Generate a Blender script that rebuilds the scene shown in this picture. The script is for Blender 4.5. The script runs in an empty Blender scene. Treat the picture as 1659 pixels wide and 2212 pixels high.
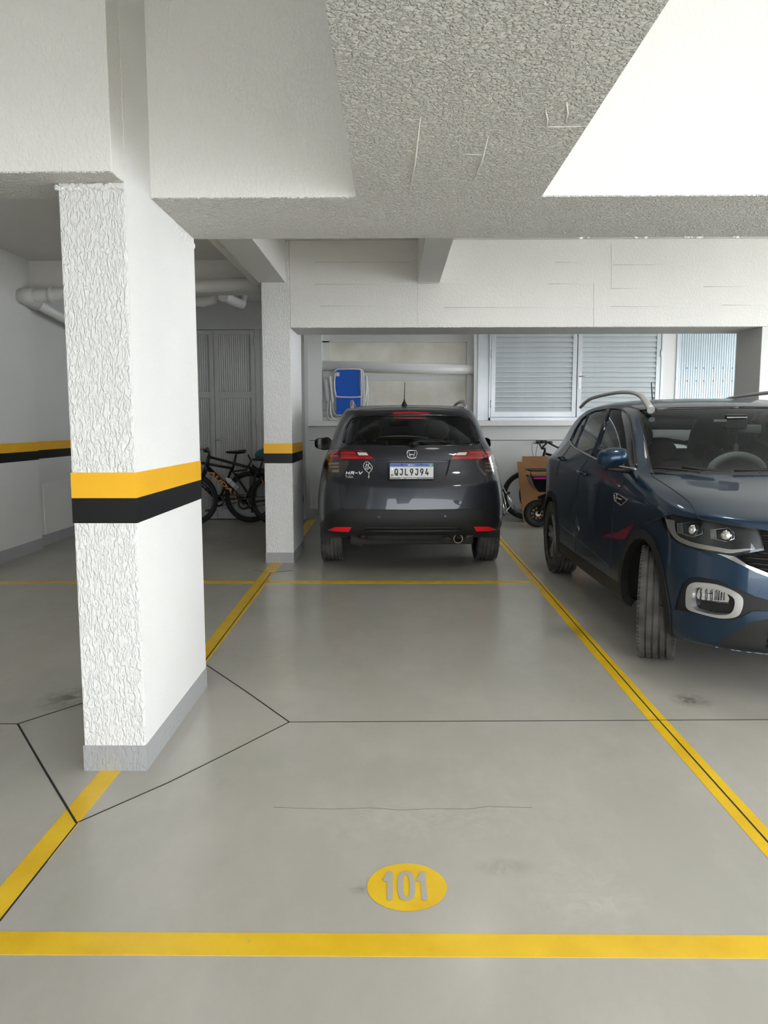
import bpy, bmesh, math, random
from mathutils import Vector, Matrix, Quaternion
from mathutils.bvhtree import BVHTree
from mathutils.geometry import intersect_line_plane

random.seed(7)
scene = bpy.context.scene
C = scene.collection
PI = math.pi

# ------------------------------------------------------------------ camera
# measured from the photograph: focal length in pixels of the 1659x2212 frame, eye height, vanishing point of the bay lines
FPX, EYE, VPX, VPY, CX, CY = 1660.0, 1.36, 850.0, 918.0, 829.5, 1106.0
_e2 = Vector(((VPX - CX) / FPX, (VPY - CY) / FPX, 1.0)).normalized()
_e1 = Vector((_e2.z, 0, -_e2.x)).normalized()
_e3 = _e1.cross(_e2)
if _e3.y > 0:
    _e3 = -_e3
EYEPT = Vector((0, 0, EYE))


def ray(u, v):
    d = Vector(((u - CX) / FPX, (v - CY) / FPX, 1.0))
    return Vector((_e1.dot(d), _e2.dot(d), _e3.dot(d)))


def pix(p):
    q = Vector(p) - EYEPT
    c = _e1 * q.x + _e2 * q.y + _e3 * q.z
    return (CX + FPX * c.x / c.z, CY + FPX * c.y / c.z)


def atY(u, v, Y):
    d = ray(u, v)
    return EYEPT + d * (Y / d.y)


def atX(u, v, X):
    d = ray(u, v)
    return EYEPT + d * (X / d.x)


def atZ(u, v, Z=0.0):
    d = ray(u, v)
    return EYEPT + d * ((Z - EYE) / d.z)


cam_data = bpy.data.cameras.new('camera')
cam = bpy.data.objects.new('camera', cam_data)
C.objects.link(cam)
cam_data.sensor_fit = 'VERTICAL'
cam_data.sensor_height = 36.0
cam_data.lens = 36.0 * FPX / 2212.0
cam_data.clip_start = 0.05
cam_data.clip_end = 200
Rm = Matrix(((_e1.x, -_e1.y, -_e1.z), (_e2.x, -_e2.y, -_e2.z), (_e3.x, -_e3.y, -_e3.z)))
cam.matrix_world = Matrix.Translation(EYEPT) @ Rm.to_4x4()
scene.camera = cam

# ------------------------------------------------------------------ sky, exposure
world = bpy.data.worlds.new('world')
scene.world = world
world.use_nodes = True
_bg = world.node_tree.nodes['Background']
_bg.inputs[0].default_value = (0.93, 0.97, 1.0, 1)
_bg.inputs[1].default_value = 8.0
scene.view_settings.view_transform = 'Standard'
scene.view_settings.look = 'None'
scene.view_settings.exposure = 0.1
scene.view_settings.gamma = 1.0
scene.view_settings.use_curve_mapping = False
scene.cycles.max_bounces = 12
scene.cycles.diffuse_bounces = 7
scene.cycles.glossy_bounces = 4
scene.cycles.transparent_max_bounces = 16
scene.cycles.sample_clamp_indirect = 3.0
scene.cycles.caustics_reflective = False
scene.cycles.caustics_refractive = False

# ------------------------------------------------------------------ materials


def srgb(r, g, b):
    f = lambda c: (c / 255 / 12.92) if c <= 10 else (((c / 255) + 0.055) / 1.055) ** 2.4
    return (f(r), f(g), f(b), 1)


def nodes_of(name):
    m = bpy.data.materials.new(name)
    m.use_nodes = True
    nt = m.node_tree
    return m, nt, nt.nodes['Principled BSDF']


def N(nt, t, **kw):
    n = nt.nodes.new(t)
    for k, v in kw.items():
        if k in n.inputs.keys():
            n.inputs[k].default_value = v
        else:
            setattr(n, k, v)
    return n


def ramp(nt, src, p0, p1, c0, c1):
    r = nt.nodes.new('ShaderNodeValToRGB')
    r.color_ramp.elements[0].position = p0
    r.color_ramp.elements[1].position = p1
    r.color_ramp.elements[0].color = c0
    r.color_ramp.elements[1].color = c1
    nt.links.new(src, r.inputs[0])
    return r.outputs[0]


def pbr(name, col, rough=0.5, metal=0.0, coat=0.0, var=0.0, vscale=6.0, bump=0.0, bscale=80.0, stretch=(1, 1, 1), spec=0.5, dirt=None, dist=0.003):
    m, nt, p = nodes_of(name)
    p.inputs['Roughness'].default_value = rough
    p.inputs['Metallic'].default_value = metal
    p.inputs['Coat Weight'].default_value = coat
    p.inputs['Coat Roughness'].default_value = 0.05
    p.inputs['Specular IOR Level'].default_value = spec
    p.inputs['Base Color'].default_value = col
    L = nt.links.new
    tc = N(nt, 'ShaderNodeTexCoord')
    if var > 0:
        nz = N(nt, 'ShaderNodeTexNoise', Scale=vscale, Detail=5.0)
        L(tc.outputs['Object'], nz.inputs['Vector'])
        d = dirt or tuple(c * (1 - var) for c in col[:3]) + (1,)
        L(ramp(nt, nz.outputs['Fac'], 0.35, 0.65, d, col), p.inputs['Base Color'])
    if bump > 0:
        mp = N(nt, 'ShaderNodeMapping')
        mp.inputs['Scale'].default_value = stretch
        L(tc.outputs['Object'], mp.inputs['Vector'])
        nb = N(nt, 'ShaderNodeTexNoise', Scale=bscale, Detail=3.0)
        L(mp.outputs[0], nb.inputs['Vector'])
        bp = N(nt, 'ShaderNodeBump', Strength=bump, Distance=dist)
        L(nb.outputs['Fac'], bp.inputs['Height'])
        L(bp.outputs[0], p.inputs['Normal'])
    return m


def stucco(name, col, scale, stretch, strength, dist, lo=0.42, hi=0.58, distort=0.6):
    """rolled wall texture: raised worms and crumbs of plaster under white paint"""
    m, nt, p = nodes_of(name)
    L = nt.links.new
    p.inputs['Roughness'].default_value = 0.55
    p.inputs['Specular IOR Level'].default_value = 0.3
    tc = N(nt, 'ShaderNodeTexCoord')
    mp = N(nt, 'ShaderNodeMapping')
    mp.inputs['Scale'].default_value = stretch
    L(tc.outputs['Object'], mp.inputs['Vector'])
    nb = N(nt, 'ShaderNodeTexNoise', Scale=scale, Detail=2.5, Distortion=distort)
    L(mp.outputs[0], nb.inputs['Vector'])
    h = ramp(nt, nb.outputs['Fac'], lo, hi, (0, 0, 0, 1), (1, 1, 1, 1))
    bp = N(nt, 'ShaderNodeBump', Strength=strength, Distance=dist)
    L(h, bp.inputs['Height'])
    L(bp.outputs[0], p.inputs['Normal'])
    nv = N(nt, 'ShaderNodeTexNoise', Scale=0.9, Detail=4.0)
    L(tc.outputs['Object'], nv.inputs['Vector'])
    L(ramp(nt, nv.outputs['Fac'], 0.3, 0.7, tuple(c * 0.93 for c in col[:3]) + (1,), col), p.inputs['Base Color'])
    return m


WHITE = (0.80, 0.80, 0.785, 1)
M = {}
M['stucco_v'] = stucco('white_grooved_stucco', (0.84, 0.84, 0.83, 1), 92, (1, 1, 0.40), 0.95, 0.0048, 0.40, 0.60)
M['stucco_u'] = stucco('white_crumb_stucco', (0.82, 0.81, 0.79, 1), 88, (1, 1, 1), 1.0, 0.011, 0.42, 0.66, 0.5)
M['stucco_f'] = stucco('white_fine_stucco', (0.84, 0.84, 0.83, 1), 190, (1, 1, 0.6), 0.7, 0.0016)
M['beam_face'] = stucco('white_beam_plaster', (0.80, 0.79, 0.765, 1), 75, (1, 1, 0.6), 0.4, 0.003)
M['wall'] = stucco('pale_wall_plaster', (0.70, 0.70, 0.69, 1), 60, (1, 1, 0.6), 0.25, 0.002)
M['ceil'] = stucco('ceiling_plaster', (0.74, 0.735, 0.72, 1), 50, (1, 1, 1), 0.2, 0.002)
M['grey_base'] = stucco('grey_base_paint', (0.36, 0.365, 0.37, 1), 62, (1, 1, 0.42), 0.6, 0.003)
M['yellow_band'] = pbr('yellow_band_paint', srgb(236, 178, 30), 0.35, var=0.06, vscale=3, bump=0.15, bscale=30)
M['black_band'] = pbr('black_band_paint', (0.007, 0.007, 0.008, 1), 0.42, spec=0.3, bump=0.2, bscale=30, stretch=(1, 1, 3))
M['white_paint'] = pbr('white_enamel', (0.74, 0.74, 0.73, 1), 0.35)
M['grey_door'] = pbr('grey_door_paint', (0.42, 0.425, 0.42, 1), 0.38, var=0.05)
M['alu'] = pbr('painted_aluminium', (0.66, 0.71, 0.74, 1), 0.25, metal=0.12, var=0.08, vscale=3)
M['pvc'] = pbr('white_pvc', (0.72, 0.72, 0.70, 1), 0.3)
M['joint'] = pbr('joint_black', (0.01, 0.01, 0.01, 1), 0.7)
M['concrete'] = pbr('stained_concrete', (0.86, 0.84, 0.78, 1), 0.8, var=0.35, vscale=2.5, dirt=(0.70, 0.67, 0.58, 1), bump=0.3, bscale=25, dist=0.004)
M['steel'] = pbr('bare_steel', (0.55, 0.55, 0.56, 1), 0.3, metal=0.9)
M['chrome'] = pbr('chrome', (0.78, 0.79, 0.80, 1), 0.12, metal=1.0)
M['satin'] = pbr('satin_silver', (0.50, 0.50, 0.50, 1), 0.35, metal=0.8)
M['black_plastic'] = pbr('black_plastic', (0.011, 0.011, 0.011, 1), 0.55, spec=0.35, bump=0.1, bscale=500)
M['gloss_black'] = pbr('gloss_black', (0.006, 0.006, 0.007, 1), 0.12)
M['rubber'] = pbr('tyre_rubber', (0.030, 0.030, 0.029, 1), 0.8, var=0.5, vscale=9, dirt=(0.085, 0.08, 0.072, 1), bump=0.2, bscale=60)
M['interior'] = pbr('dark_interior', (0.018, 0.018, 0.02, 1), 0.8)
M['fabric'] = pbr('black_seat_fabric', (0.022, 0.022, 0.023, 1), 0.85)
M['interior_pale'] = pbr('pale_interior', (0.30, 0.31, 0.31, 1), 0.6)
M['bike_rubber'] = pbr('bike_tyre', (0.012, 0.012, 0.012, 1), 0.7)
M['grille_dark'] = pbr('grille_dark', (0.006, 0.006, 0.006, 1), 0.6, spec=0.1)
M['bike_black'] = pbr('bike_black', (0.010, 0.010, 0.011, 1), 0.35)
M['orange'] = pbr('orange_print', srgb(222, 140, 62), 0.5)
M['bottle'] = pbr('white_bottle', (0.62, 0.63, 0.63, 1), 0.4)
M['teal'] = pbr('teal_helmet', (0.02, 0.12, 0.14, 1), 0.3)
M['cardboard'] = pbr('cardboard', srgb(150, 108, 70), 0.85, var=0.15, vscale=4, bump=0.15, bscale=30, stretch=(1, 1, 8))
M['magenta'] = pbr('magenta_stripe', srgb(170, 20, 130), 0.3)
M['blue_mesh'] = pbr('blue_canvas', srgb(6, 86, 190), 0.65, bump=0.3, bscale=400)
M['label_white'] = pbr('white_tag', (0.7, 0.7, 0.7, 1), 0.6)
M['red_lens'] = pbr('red_lens', (0.42, 0.006, 0.012, 1), 0.12, coat=1.0)
M['dark_red'] = pbr('dark_red_lens', (0.07, 0.004, 0.006, 1), 0.1, coat=1.0)
M['reflector'] = pbr('red_reflector', (0.78, 0.01, 0.02, 1), 0.25)
M['clear_lens'] = pbr('smoky_clear_lens', (0.055, 0.048, 0.042, 1), 0.15, metal=0.2, coat=0.6)
M['mirror'] = pbr('bright_reflector', (0.85, 0.85, 0.86, 1), 0.08, metal=1.0)
M['lamp_house'] = pbr('lamp_housing', (0.03, 0.031, 0.033, 1), 0.3, metal=0.3)
M['drl'] = pbr('daylight_strip', (0.62, 0.62, 0.58, 1), 0.25, coat=0.5)
M['plate_white'] = pbr('plate_white', (0.74, 0.74, 0.72, 1), 0.5)
M['plate_blue'] = pbr('plate_blue', srgb(20, 80, 165), 0.4)
M['plate_green'] = pbr('plate_green', srgb(90, 140, 80), 0.4)
M['ink'] = pbr('ink_black', (0.008, 0.008, 0.008, 1), 0.6)
M['white_vinyl'] = pbr('white_vinyl', (0.78, 0.78, 0.78, 1), 0.5)
M['muffler'] = pbr('exhaust_steel', (0.36, 0.31, 0.24, 1), 0.4, metal=0.8, var=0.3)
M['underbody'] = pbr('underbody', (0.022, 0.021, 0.02, 1), 0.75, var=0.4, vscale=9)


def paint(name, col, flake):
    m, nt, p = nodes_of(name)
    p.inputs['Base Color'].default_value = col
    p.inputs['Metallic'].default_value = 0.55
    p.inputs['Roughness'].default_value = 0.38
    p.inputs['Coat Weight'].default_value = 0.55
    p.inputs['Specular IOR Level'].default_value = 0.35
    p.inputs['Coat Roughness'].default_value = 0.03
    return m


M['paint_grey'] = paint('graphite_metallic_paint', (0.030, 0.034, 0.042, 1), 0)
M['paint_blue'] = paint('navy_metallic_paint', (0.0042, 0.023, 0.052, 1), 0)
M['rail'] = pbr('rail_silver', (0.42, 0.42, 0.42, 1), 0.4, metal=0.3)


def glass(name, tint, refl=0.0):
    m = bpy.data.materials.new(name)
    m.use_nodes = True
    nt = m.node_tree
    nt.nodes.clear()
    out = N(nt, 'ShaderNodeOutputMaterial')
    tr = N(nt, 'ShaderNodeBsdfTransparent', Color=tint)
    gl = N(nt, 'ShaderNodeBsdfGlossy', Roughness=0.02)
    gl.inputs['Color'].default_value = (0.9, 0.95, 1.0, 1)
    fr = N(nt, 'ShaderNodeFresnel', IOR=1.5)
    mx = N(nt, 'ShaderNodeMixShader')
    nt.links.new(fr.outputs[0], mx.inputs[0])
    nt.links.new(tr.outputs[0], mx.inputs[1])
    nt.links.new(gl.outputs[0], mx.inputs[2])
    nt.links.new(mx.outputs[0], out.inputs[0])
    return m


M['glass_clear'] = glass('windscreen_glass', (0.72, 0.78, 0.78, 1))
M['glass_tint'] = glass('tinted_glass', (0.10, 0.105, 0.105, 1))
M['glass_rear'] = glass('rear_window_glass', (0.80, 0.83, 0.80, 1))
M['glass_lens'] = glass('lamp_lens_glass', (0.85, 0.86, 0.87, 1))


def floor_material():
    m, nt, p = nodes_of('grey_epoxy_floor')
    L = nt.links.new
    tc = N(nt, 'ShaderNodeTexCoord')
    n1 = N(nt, 'ShaderNodeTexNoise', Scale=0.8, Detail=6.0, Distortion=0.4)
    L(tc.outputs['Object'], n1.inputs['Vector'])
    base = ramp(nt, n1.outputs['Fac'], 0.3, 0.7, (0.395, 0.385, 0.34, 1), (0.455, 0.43, 0.385, 1))
    n2 = N(nt, 'ShaderNodeTexNoise', Scale=3.0, Detail=8.0, Roughness=0.7)
    mp = N(nt, 'ShaderNodeMapping')
    mp.inputs['Scale'].default_value = (0.9, 0.5, 1)
    L(tc.outputs['Object'], mp.inputs['Vector'])
    L(mp.outputs[0], n2.inputs['Vector'])
    streak = ramp(nt, n2.outputs['Fac'], 0.45, 1.0, (0, 0, 0, 1), (1, 1, 1, 1))
    mx = N(nt, 'ShaderNodeMix', data_type='RGBA')
    L(streak, mx.inputs[0])
    L(base, mx.inputs[6])
    mx.inputs[7].default_value = (0.52, 0.495, 0.45, 1)
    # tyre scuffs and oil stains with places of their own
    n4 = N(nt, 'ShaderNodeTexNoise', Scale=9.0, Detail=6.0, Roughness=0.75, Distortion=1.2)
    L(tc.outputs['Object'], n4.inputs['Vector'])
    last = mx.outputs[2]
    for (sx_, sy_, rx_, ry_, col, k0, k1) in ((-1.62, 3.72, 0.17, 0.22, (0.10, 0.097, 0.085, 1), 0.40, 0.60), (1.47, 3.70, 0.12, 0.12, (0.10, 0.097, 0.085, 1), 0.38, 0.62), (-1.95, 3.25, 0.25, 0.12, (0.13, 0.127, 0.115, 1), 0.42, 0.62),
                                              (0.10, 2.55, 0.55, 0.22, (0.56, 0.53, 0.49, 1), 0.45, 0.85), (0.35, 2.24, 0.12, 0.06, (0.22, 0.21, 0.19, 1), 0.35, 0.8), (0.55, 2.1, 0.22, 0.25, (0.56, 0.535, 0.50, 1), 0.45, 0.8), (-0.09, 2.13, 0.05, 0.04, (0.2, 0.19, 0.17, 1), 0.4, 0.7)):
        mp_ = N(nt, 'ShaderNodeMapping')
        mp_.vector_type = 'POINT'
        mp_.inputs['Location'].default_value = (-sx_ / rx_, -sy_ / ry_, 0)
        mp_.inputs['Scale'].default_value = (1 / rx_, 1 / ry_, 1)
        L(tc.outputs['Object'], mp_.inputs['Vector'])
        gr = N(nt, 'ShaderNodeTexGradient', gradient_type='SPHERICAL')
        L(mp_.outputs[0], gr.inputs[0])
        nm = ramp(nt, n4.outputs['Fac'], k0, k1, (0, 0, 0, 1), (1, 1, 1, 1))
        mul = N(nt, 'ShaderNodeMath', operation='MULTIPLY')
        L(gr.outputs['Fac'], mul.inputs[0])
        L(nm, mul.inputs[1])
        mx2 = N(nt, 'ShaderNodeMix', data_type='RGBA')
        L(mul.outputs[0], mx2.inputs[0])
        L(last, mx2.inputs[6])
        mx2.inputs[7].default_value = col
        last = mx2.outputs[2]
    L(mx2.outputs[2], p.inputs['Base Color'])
    p.inputs['Roughness'].default_value = 0.22
    n5 = N(nt, 'ShaderNodeTexNoise', Scale=30.0, Detail=2.0)
    L(tc.outputs['Object'], n5.inputs['Vector'])
    bp = N(nt, 'ShaderNodeBump', Strength=0.06, Distance=0.002)
    L(n5.outputs['Fac'], bp.inputs['Height'])
    L(bp.outputs[0], p.inputs['Normal'])
    return m


M['floor'] = floor_material()


def marking_material():
    m, nt, p = nodes_of('yellow_floor_paint')
    L = nt.links.new
    tc = N(nt, 'ShaderNodeTexCoord')
    n1 = N(nt, 'ShaderNodeTexNoise', Scale=6.0, Detail=5.0)
    L(tc.outputs['Object'], n1.inputs['Vector'])
    base = ramp(nt, n1.outputs['Fac'], 0.3, 0.7, srgb(222, 178, 20), srgb(238, 198, 36))
    n2 = N(nt, 'ShaderNodeTexNoise', Scale=22.0, Detail=6.0, Roughness=0.7)
    L(tc.outputs['Object'], n2.inputs['Vector'])
    worn = ramp(nt, n2.outputs['Fac'], 0.69, 0.71, (0, 0, 0, 1), (1, 1, 1, 1))
    mx = N(nt, 'ShaderNodeMix', data_type='RGBA')
    L(worn, mx.inputs[0])
    L(base, mx.inputs[6])
    mx.inputs[7].default_value = (0.32, 0.31, 0.28, 1)
    L(mx.outputs[2], p.inputs['Base Color'])
    p.inputs['Roughness'].default_value = 0.33
    return m


M['marking'] = marking_material()
M['marking_plain'] = M['marking']


def emissive(name, col, strength):
    m, nt, p = nodes_of(name)
    p.inputs['Emission Color'].default_value = col
    p.inputs['Emission Strength'].default_value = strength
    p.inputs['Base Color'].default_value = (0.8, 0.8, 0.8, 1)
    return m


# ------------------------------------------------------------------ mesh helpers


class MB:
    """collects shapes that belong to one mesh"""

    def __init__(self):
        self.v, self.f, self.s = [], [], []

    def add(self, vs, fs, smooth=False):
        o = len(self.v)
        self.v += [tuple(v) for v in vs]
        self.f += [tuple(i + o for i in f) for f in fs]
        self.s += [smooth] * len(fs)
        return self

    def box(self, x0, x1, y0, y1, z0, z1, bevel=0.0):
        if bevel <= 0:
            vs = [(x, y, z) for z in (z0, z1) for y in (y0, y1) for x in (x0, x1)]
            return self.add(vs, [(0, 2, 3, 1), (4, 5, 7, 6), (0, 1, 5, 4), (2, 6, 7, 3), (0, 4, 6, 2), (1, 3, 7, 5)])
        bm = bmesh.new()
        bmesh.ops.create_cube(bm, size=1)
        for v in bm.verts:
            v.co = Vector(((x0 + x1) / 2 + v.co.x * (x1 - x0), (y0 + y1) / 2 + v.co.y * (y1 - y0), (z0 + z1) / 2 + v.co.z * (z1 - z0)))
        bmesh.ops.bevel(bm, geom=bm.edges[:], offset=bevel, segments=2, affect='EDGES', profile=0.6)
        return self.bm(bm)

    def bm(self, bm, smooth=False, mat=None):
        bm.verts.index_update()
        vs = [(mat @ v.co) if mat else v.co.copy() for v in bm.verts]
        fs = [[v.index for v in f.verts] for f in bm.faces]
        bm.free()
        return self.add(vs, fs, smooth)

    def obox(self, c, ax, ay, az, h):
        """oriented box: centre, three unit axes, half sizes"""
        c, ax, ay, az = Vector(c), Vector(ax), Vector(ay), Vector(az)
        vs = [c + ax * (h[0] * i) + ay * (h[1] * j) + az * (h[2] * k) for k in (-1, 1) for j in (-1, 1) for i in (-1, 1)]
        return self.add(vs, [(0, 2, 3, 1), (4, 5, 7, 6), (0, 1, 5, 4), (2, 6, 7, 3), (0, 4, 6, 2), (1, 3, 7, 5)])

    def tube(self, pts, r, n=8, closed=False, cap=True, flat=None):
        """tube along points; r is one radius or one for each point; flat=(axis, k) squashes the section along axis"""
        pts = [Vector(p) for p in pts]
        rs = r if isinstance(r, (list, tuple)) else [r] * len(pts)
        m = len(pts)
        vs = []
        ref = None
        for i, p in enumerate(pts):
            a = pts[(i - 1) % m] if (closed or i > 0) else p
            b = pts[(i + 1) % m] if (closed or i < m - 1) else p
            t = (b - a).normalized()
            if ref is None:
                up = Vector((0, 0, 1)) if abs(t.z) < 0.9 else Vector((1, 0, 0))
                ref = (up - t * up.dot(t)).normalized()
            else:
                ref = (ref - t * ref.dot(t))
                ref = ref.normalized() if ref.length > 1e-6 else t.orthogonal().normalized()
            w = t.cross(ref)
            for k in range(n):
                an = 2 * PI * k / n
                d = ref * math.cos(an) * rs[i] + w * math.sin(an) * rs[i]
                if flat:
                    ax = Vector(flat[0])
                    d = d - ax * d.dot(ax) * (1 - flat[1])
                vs.append(p + d)
        fs = []
        for i in range(m if closed else m - 1):
            j = (i + 1) % m
            for k in range(n):
                l = (k + 1) % n
                fs.append((i * n + k, i * n + l, j * n + l, j * n + k))
        self.add(vs, fs, True)
        if cap and not closed:
            self.add(vs[:n], [tuple(reversed(range(n)))])
            self.add(vs[-n:], [tuple(range(n))])
        return self

    def cyl(self, p0, p1, r0, r1=None, n=16):
        return self.tube([p0, p1], [r0, r0 if r1 is None else r1], n)

    def lathe(self, prof, c, axis, n=32, smooth=True):
        """profile of (distance along axis, radius) turned about axis through c"""
        ax = Vector(axis).normalized()
        u = ax.orthogonal().normalized()
        w = ax.cross(u)
        c = Vector(c)
        vs = []
        for k in range(n):
            an = 2 * PI * k / n
            d = u * math.cos(an) + w * math.sin(an)
            for (h, r) in prof:
                vs.append(c + ax * h + d * r)
        m = len(prof)
        fs = []
        for k in range(n):
            l = (k + 1) % n
            for i in range(m - 1):
                fs.append((k * m + i, l * m + i, l * m + i + 1, k * m + i + 1))
        return self.add(vs, fs, smooth)

    def prism(self, pts, d):
        """closed polygon of 3D points pushed along vector d"""
        pts = [Vector(p) for p in pts]
        d = Vector(d)
        n = len(pts)
        vs = pts + [p + d for p in pts]
        fs = [tuple(range(n)), tuple(reversed(range(n, 2 * n)))] + [(i, (i + 1) % n, n + (i + 1) % n, n + i) for i in range(n)]
        fs = [tuple(reversed(f)) for f in fs]
        return self.add(vs, fs)

    def torus(self, c, axis, R, r, n=40, k=10):
        ax = Vector(axis).normalized()
        u = ax.orthogonal().normalized()
        w = ax.cross(u)
        c = Vector(c)
        pts = [c + (u * math.cos(2 * PI * i / n) + w * math.sin(2 * PI * i / n)) * R for i in range(n)]
        return self.tube(pts, r, k, closed=True)

    def ell(self, c, rad, n=16, m=10, mat=None):
        vs, fs = [], []
        c = Vector(c)
        for j in range(m + 1):
            th = PI * j / m
            for i in range(n):
                ph = 2 * PI * i / n
                p = Vector((rad[0] * math.sin(th) * math.cos(ph), rad[1] * math.sin(th) * math.sin(ph), rad[2] * math.cos(th)))
                vs.append(c + (mat @ p if mat else p))
        for j in range(m):
            for i in range(n):
                l = (i + 1) % n
                fs.append((j * n + i, (j + 1) * n + i, (j + 1) * n + l, j * n + l))
        return self.add(vs, fs, True)

    def build(self, name, mat, parent=None):
        me = bpy.data.meshes.new(name)
        me.from_pydata(self.v, [], self.f)
        me.validate()
        if len(self.s) == len(me.polygons):
            me.polygons.foreach_set('use_smooth', self.s)
        if mat:
            me.materials.append(M[mat] if isinstance(mat, str) else mat)
        bm = bmesh.new()
        bm.from_mesh(me)
        bmesh.ops.remove_doubles(bm, verts=bm.verts, dist=1e-6)
        bmesh.ops.recalc_face_normals(bm, faces=bm.faces)
        bm.to_mesh(me)
        bm.free()
        o = bpy.data.objects.new(name, me)
        C.objects.link(o)
        if parent:
            put_under(o, parent)
        return o


def put_under(o, parent):
    """parent while keeping world-space mesh coordinates"""
    o.parent = parent
    o.matrix_parent_inverse = world_of(parent).inverted()


def world_of(o):
    m = o.matrix_basis
    if o.parent:
        return world_of(o.parent) @ o.matrix_parent_inverse @ m
    return m


def thing(name, label, cat, loc=(0, 0, 0), group=None, kind=None):
    o = bpy.data.objects.new(name, None)
    C.objects.link(o)
    o.location = loc
    o.empty_display_size = 0.1
    return tag(o, label, cat, group, kind)


def tag(o, label, cat, group=None, kind=None):
    o['label'] = label
    o['category'] = cat
    if group:
        o['group'] = group
    if kind:
        o['kind'] = kind
    return o


def struct(o, label=None, cat=None):
    o['kind'] = 'structure'
    if label:
        o['label'] = label
    if cat:
        o['category'] = cat
    return o


def text_mesh(txt, height, width=None, bold=0.0, extrude=0.0005):
    """lettering as mesh data in the XY plane, origin at the left of the base line; returns verts, faces"""
    cu = bpy.data.curves.new('lettering', 'FONT')
    cu.body = txt
    cu.size = 1.0
    cu.offset = bold
    cu.resolution_u = 3
    o = bpy.data.objects.new('lettering', cu)
    C.objects.link(o)
    dg = bpy.context.evaluated_depsgraph_get()
    me = bpy.data.meshes.new_from_object(o.evaluated_get(dg))
    vs = [v.co.copy() for v in me.vertices]
    fs = [tuple(p.vertices) for p in me.polygons]
    bpy.data.objects.remove(o)
    bpy.data.curves.remove(cu)
    bpy.data.meshes.remove(me)
    x0, x1 = min(v.x for v in vs), max(v.x for v in vs)
    y0, y1 = min(v.y for v in vs), max(v.y for v in vs)
    sy = height / (y1 - y0)
    sx = (width / (x1 - x0)) if width else sy
    return [Vector(((v.x - x0) * sx, (v.y - y0) * sy, 0)) for v in vs], fs


def letter(name, txt, origin, ex, ey, height, width, mat, parent, bold=0.0, lift=0.001, slant=0.0):
    """lettering laid on a plane: origin = lower left corner, ex along the line, ey up"""
    vs, fs = text_mesh(txt, height, width, bold)
    ex, ey = Vector(ex).normalized(), Vector(ey).normalized()
    n = ex.cross(ey)
    mb = MB()
    mb.add([Vector(origin) + ex * (v.x + slant * v.y) + ey * v.y + n * lift for v in vs], fs)
    return mb.build(name, mat, parent)

# ================================================================== the place
CEIL = 3.10
BZ = 2.268          # underside of the beams
WL, WR = -3.97, 6.6  # left wall face, right wall face
WB = 11.57           # back wall face

fl = MB().box(WL - 0.3, 12.0, -9.0, WB + 0.5, -0.12, 0.0).build('floor', 'floor')
struct(fl, 'grey glossy epoxy garage floor with thin dark saw-cut joints', 'floor')


def floor_strip(mb, p, q, w, z=0.0006):
    p, q = Vector((p[0], p[1], 0)), Vector((q[0], q[1], 0))
    n = (q - p).normalized().cross(Vector((0, 0, 1))) * (w / 2)
    vs = [p - n, q - n, q + n, p + n]
    mb.add([(v.x, v.y, z) for v in vs] + [(v.x, v.y, -0.004) for v in vs], [(0, 1, 2, 3), (4, 7, 6, 5), (0, 4, 5, 1), (1, 5, 6, 2), (2, 6, 7, 3), (3, 7, 4, 0)])


def saw(pts, w=0.005):
    for a, b in zip(pts[:-1], pts[1:]):
        mb = MB()
        floor_strip(mb, a, b, w, 0.0016)
        mb.build('joint', 'joint', fl)


saw([(-1.723, 3.371), (-1.40, 2.92), (-1.091, 2.494)], 0.008)
saw([(-1.091, 2.494), (-0.86, 2.80), (-0.70, 3.05), (-0.48, 3.404)], 0.0045)
saw([(-0.48, 3.404), (-0.75, 3.80), (-1.064, 4.244)], 0.006)
saw([(-1.723, 3.371), (-1.537, 3.631), (-1.224, 4.03)], 0.006)
saw([(-0.48, 3.404), (1.735, 3.451), (6.5, 3.53)], 0.0045)
saw([(-1.723, 3.371), (-3.95, 3.40)], 0.0045)
saw([(-1.085, 0.0), (-1.088, 2.494)], 0.005)
saw([(-1.093, 4.244), (-1.135, 7.0)], 0.007)
saw([(1.223, 0.4), (1.228, 3.44), (1.262, 6.5), (1.285, 11.2)], 0.007)
saw([(-1.135, 7.0), (-0.95, 7.12)], 0.004)
saw([(-1.135, 7.0), (-1.32, 7.13)], 0.004)


mb = MB()
ck = [(590, 1744), (650, 1746), (720, 1748), (800, 1745), (865, 1750), (940, 1747), (1010, 1748), (1055, 1742), (1150, 1745)]
mb.tube([atZ(u, v, 0.0) for u, v in ck], 0.0007, 5)
mb.build('crack', 'joint', fl)


def line_quad(name, quad, label):
    mb = MB()
    mb.add([(x, y, 0.0010) for x, y in quad] + [(x, y, -0.004) for x, y in quad], [(0, 1, 2, 3), (7, 6, 5, 4), (0, 4, 5, 1), (1, 5, 6, 2), (2, 6, 7, 3), (3, 7, 4, 0)])
    return struct(mb.build(name, 'marking', None), label, 'floor marking')


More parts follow.
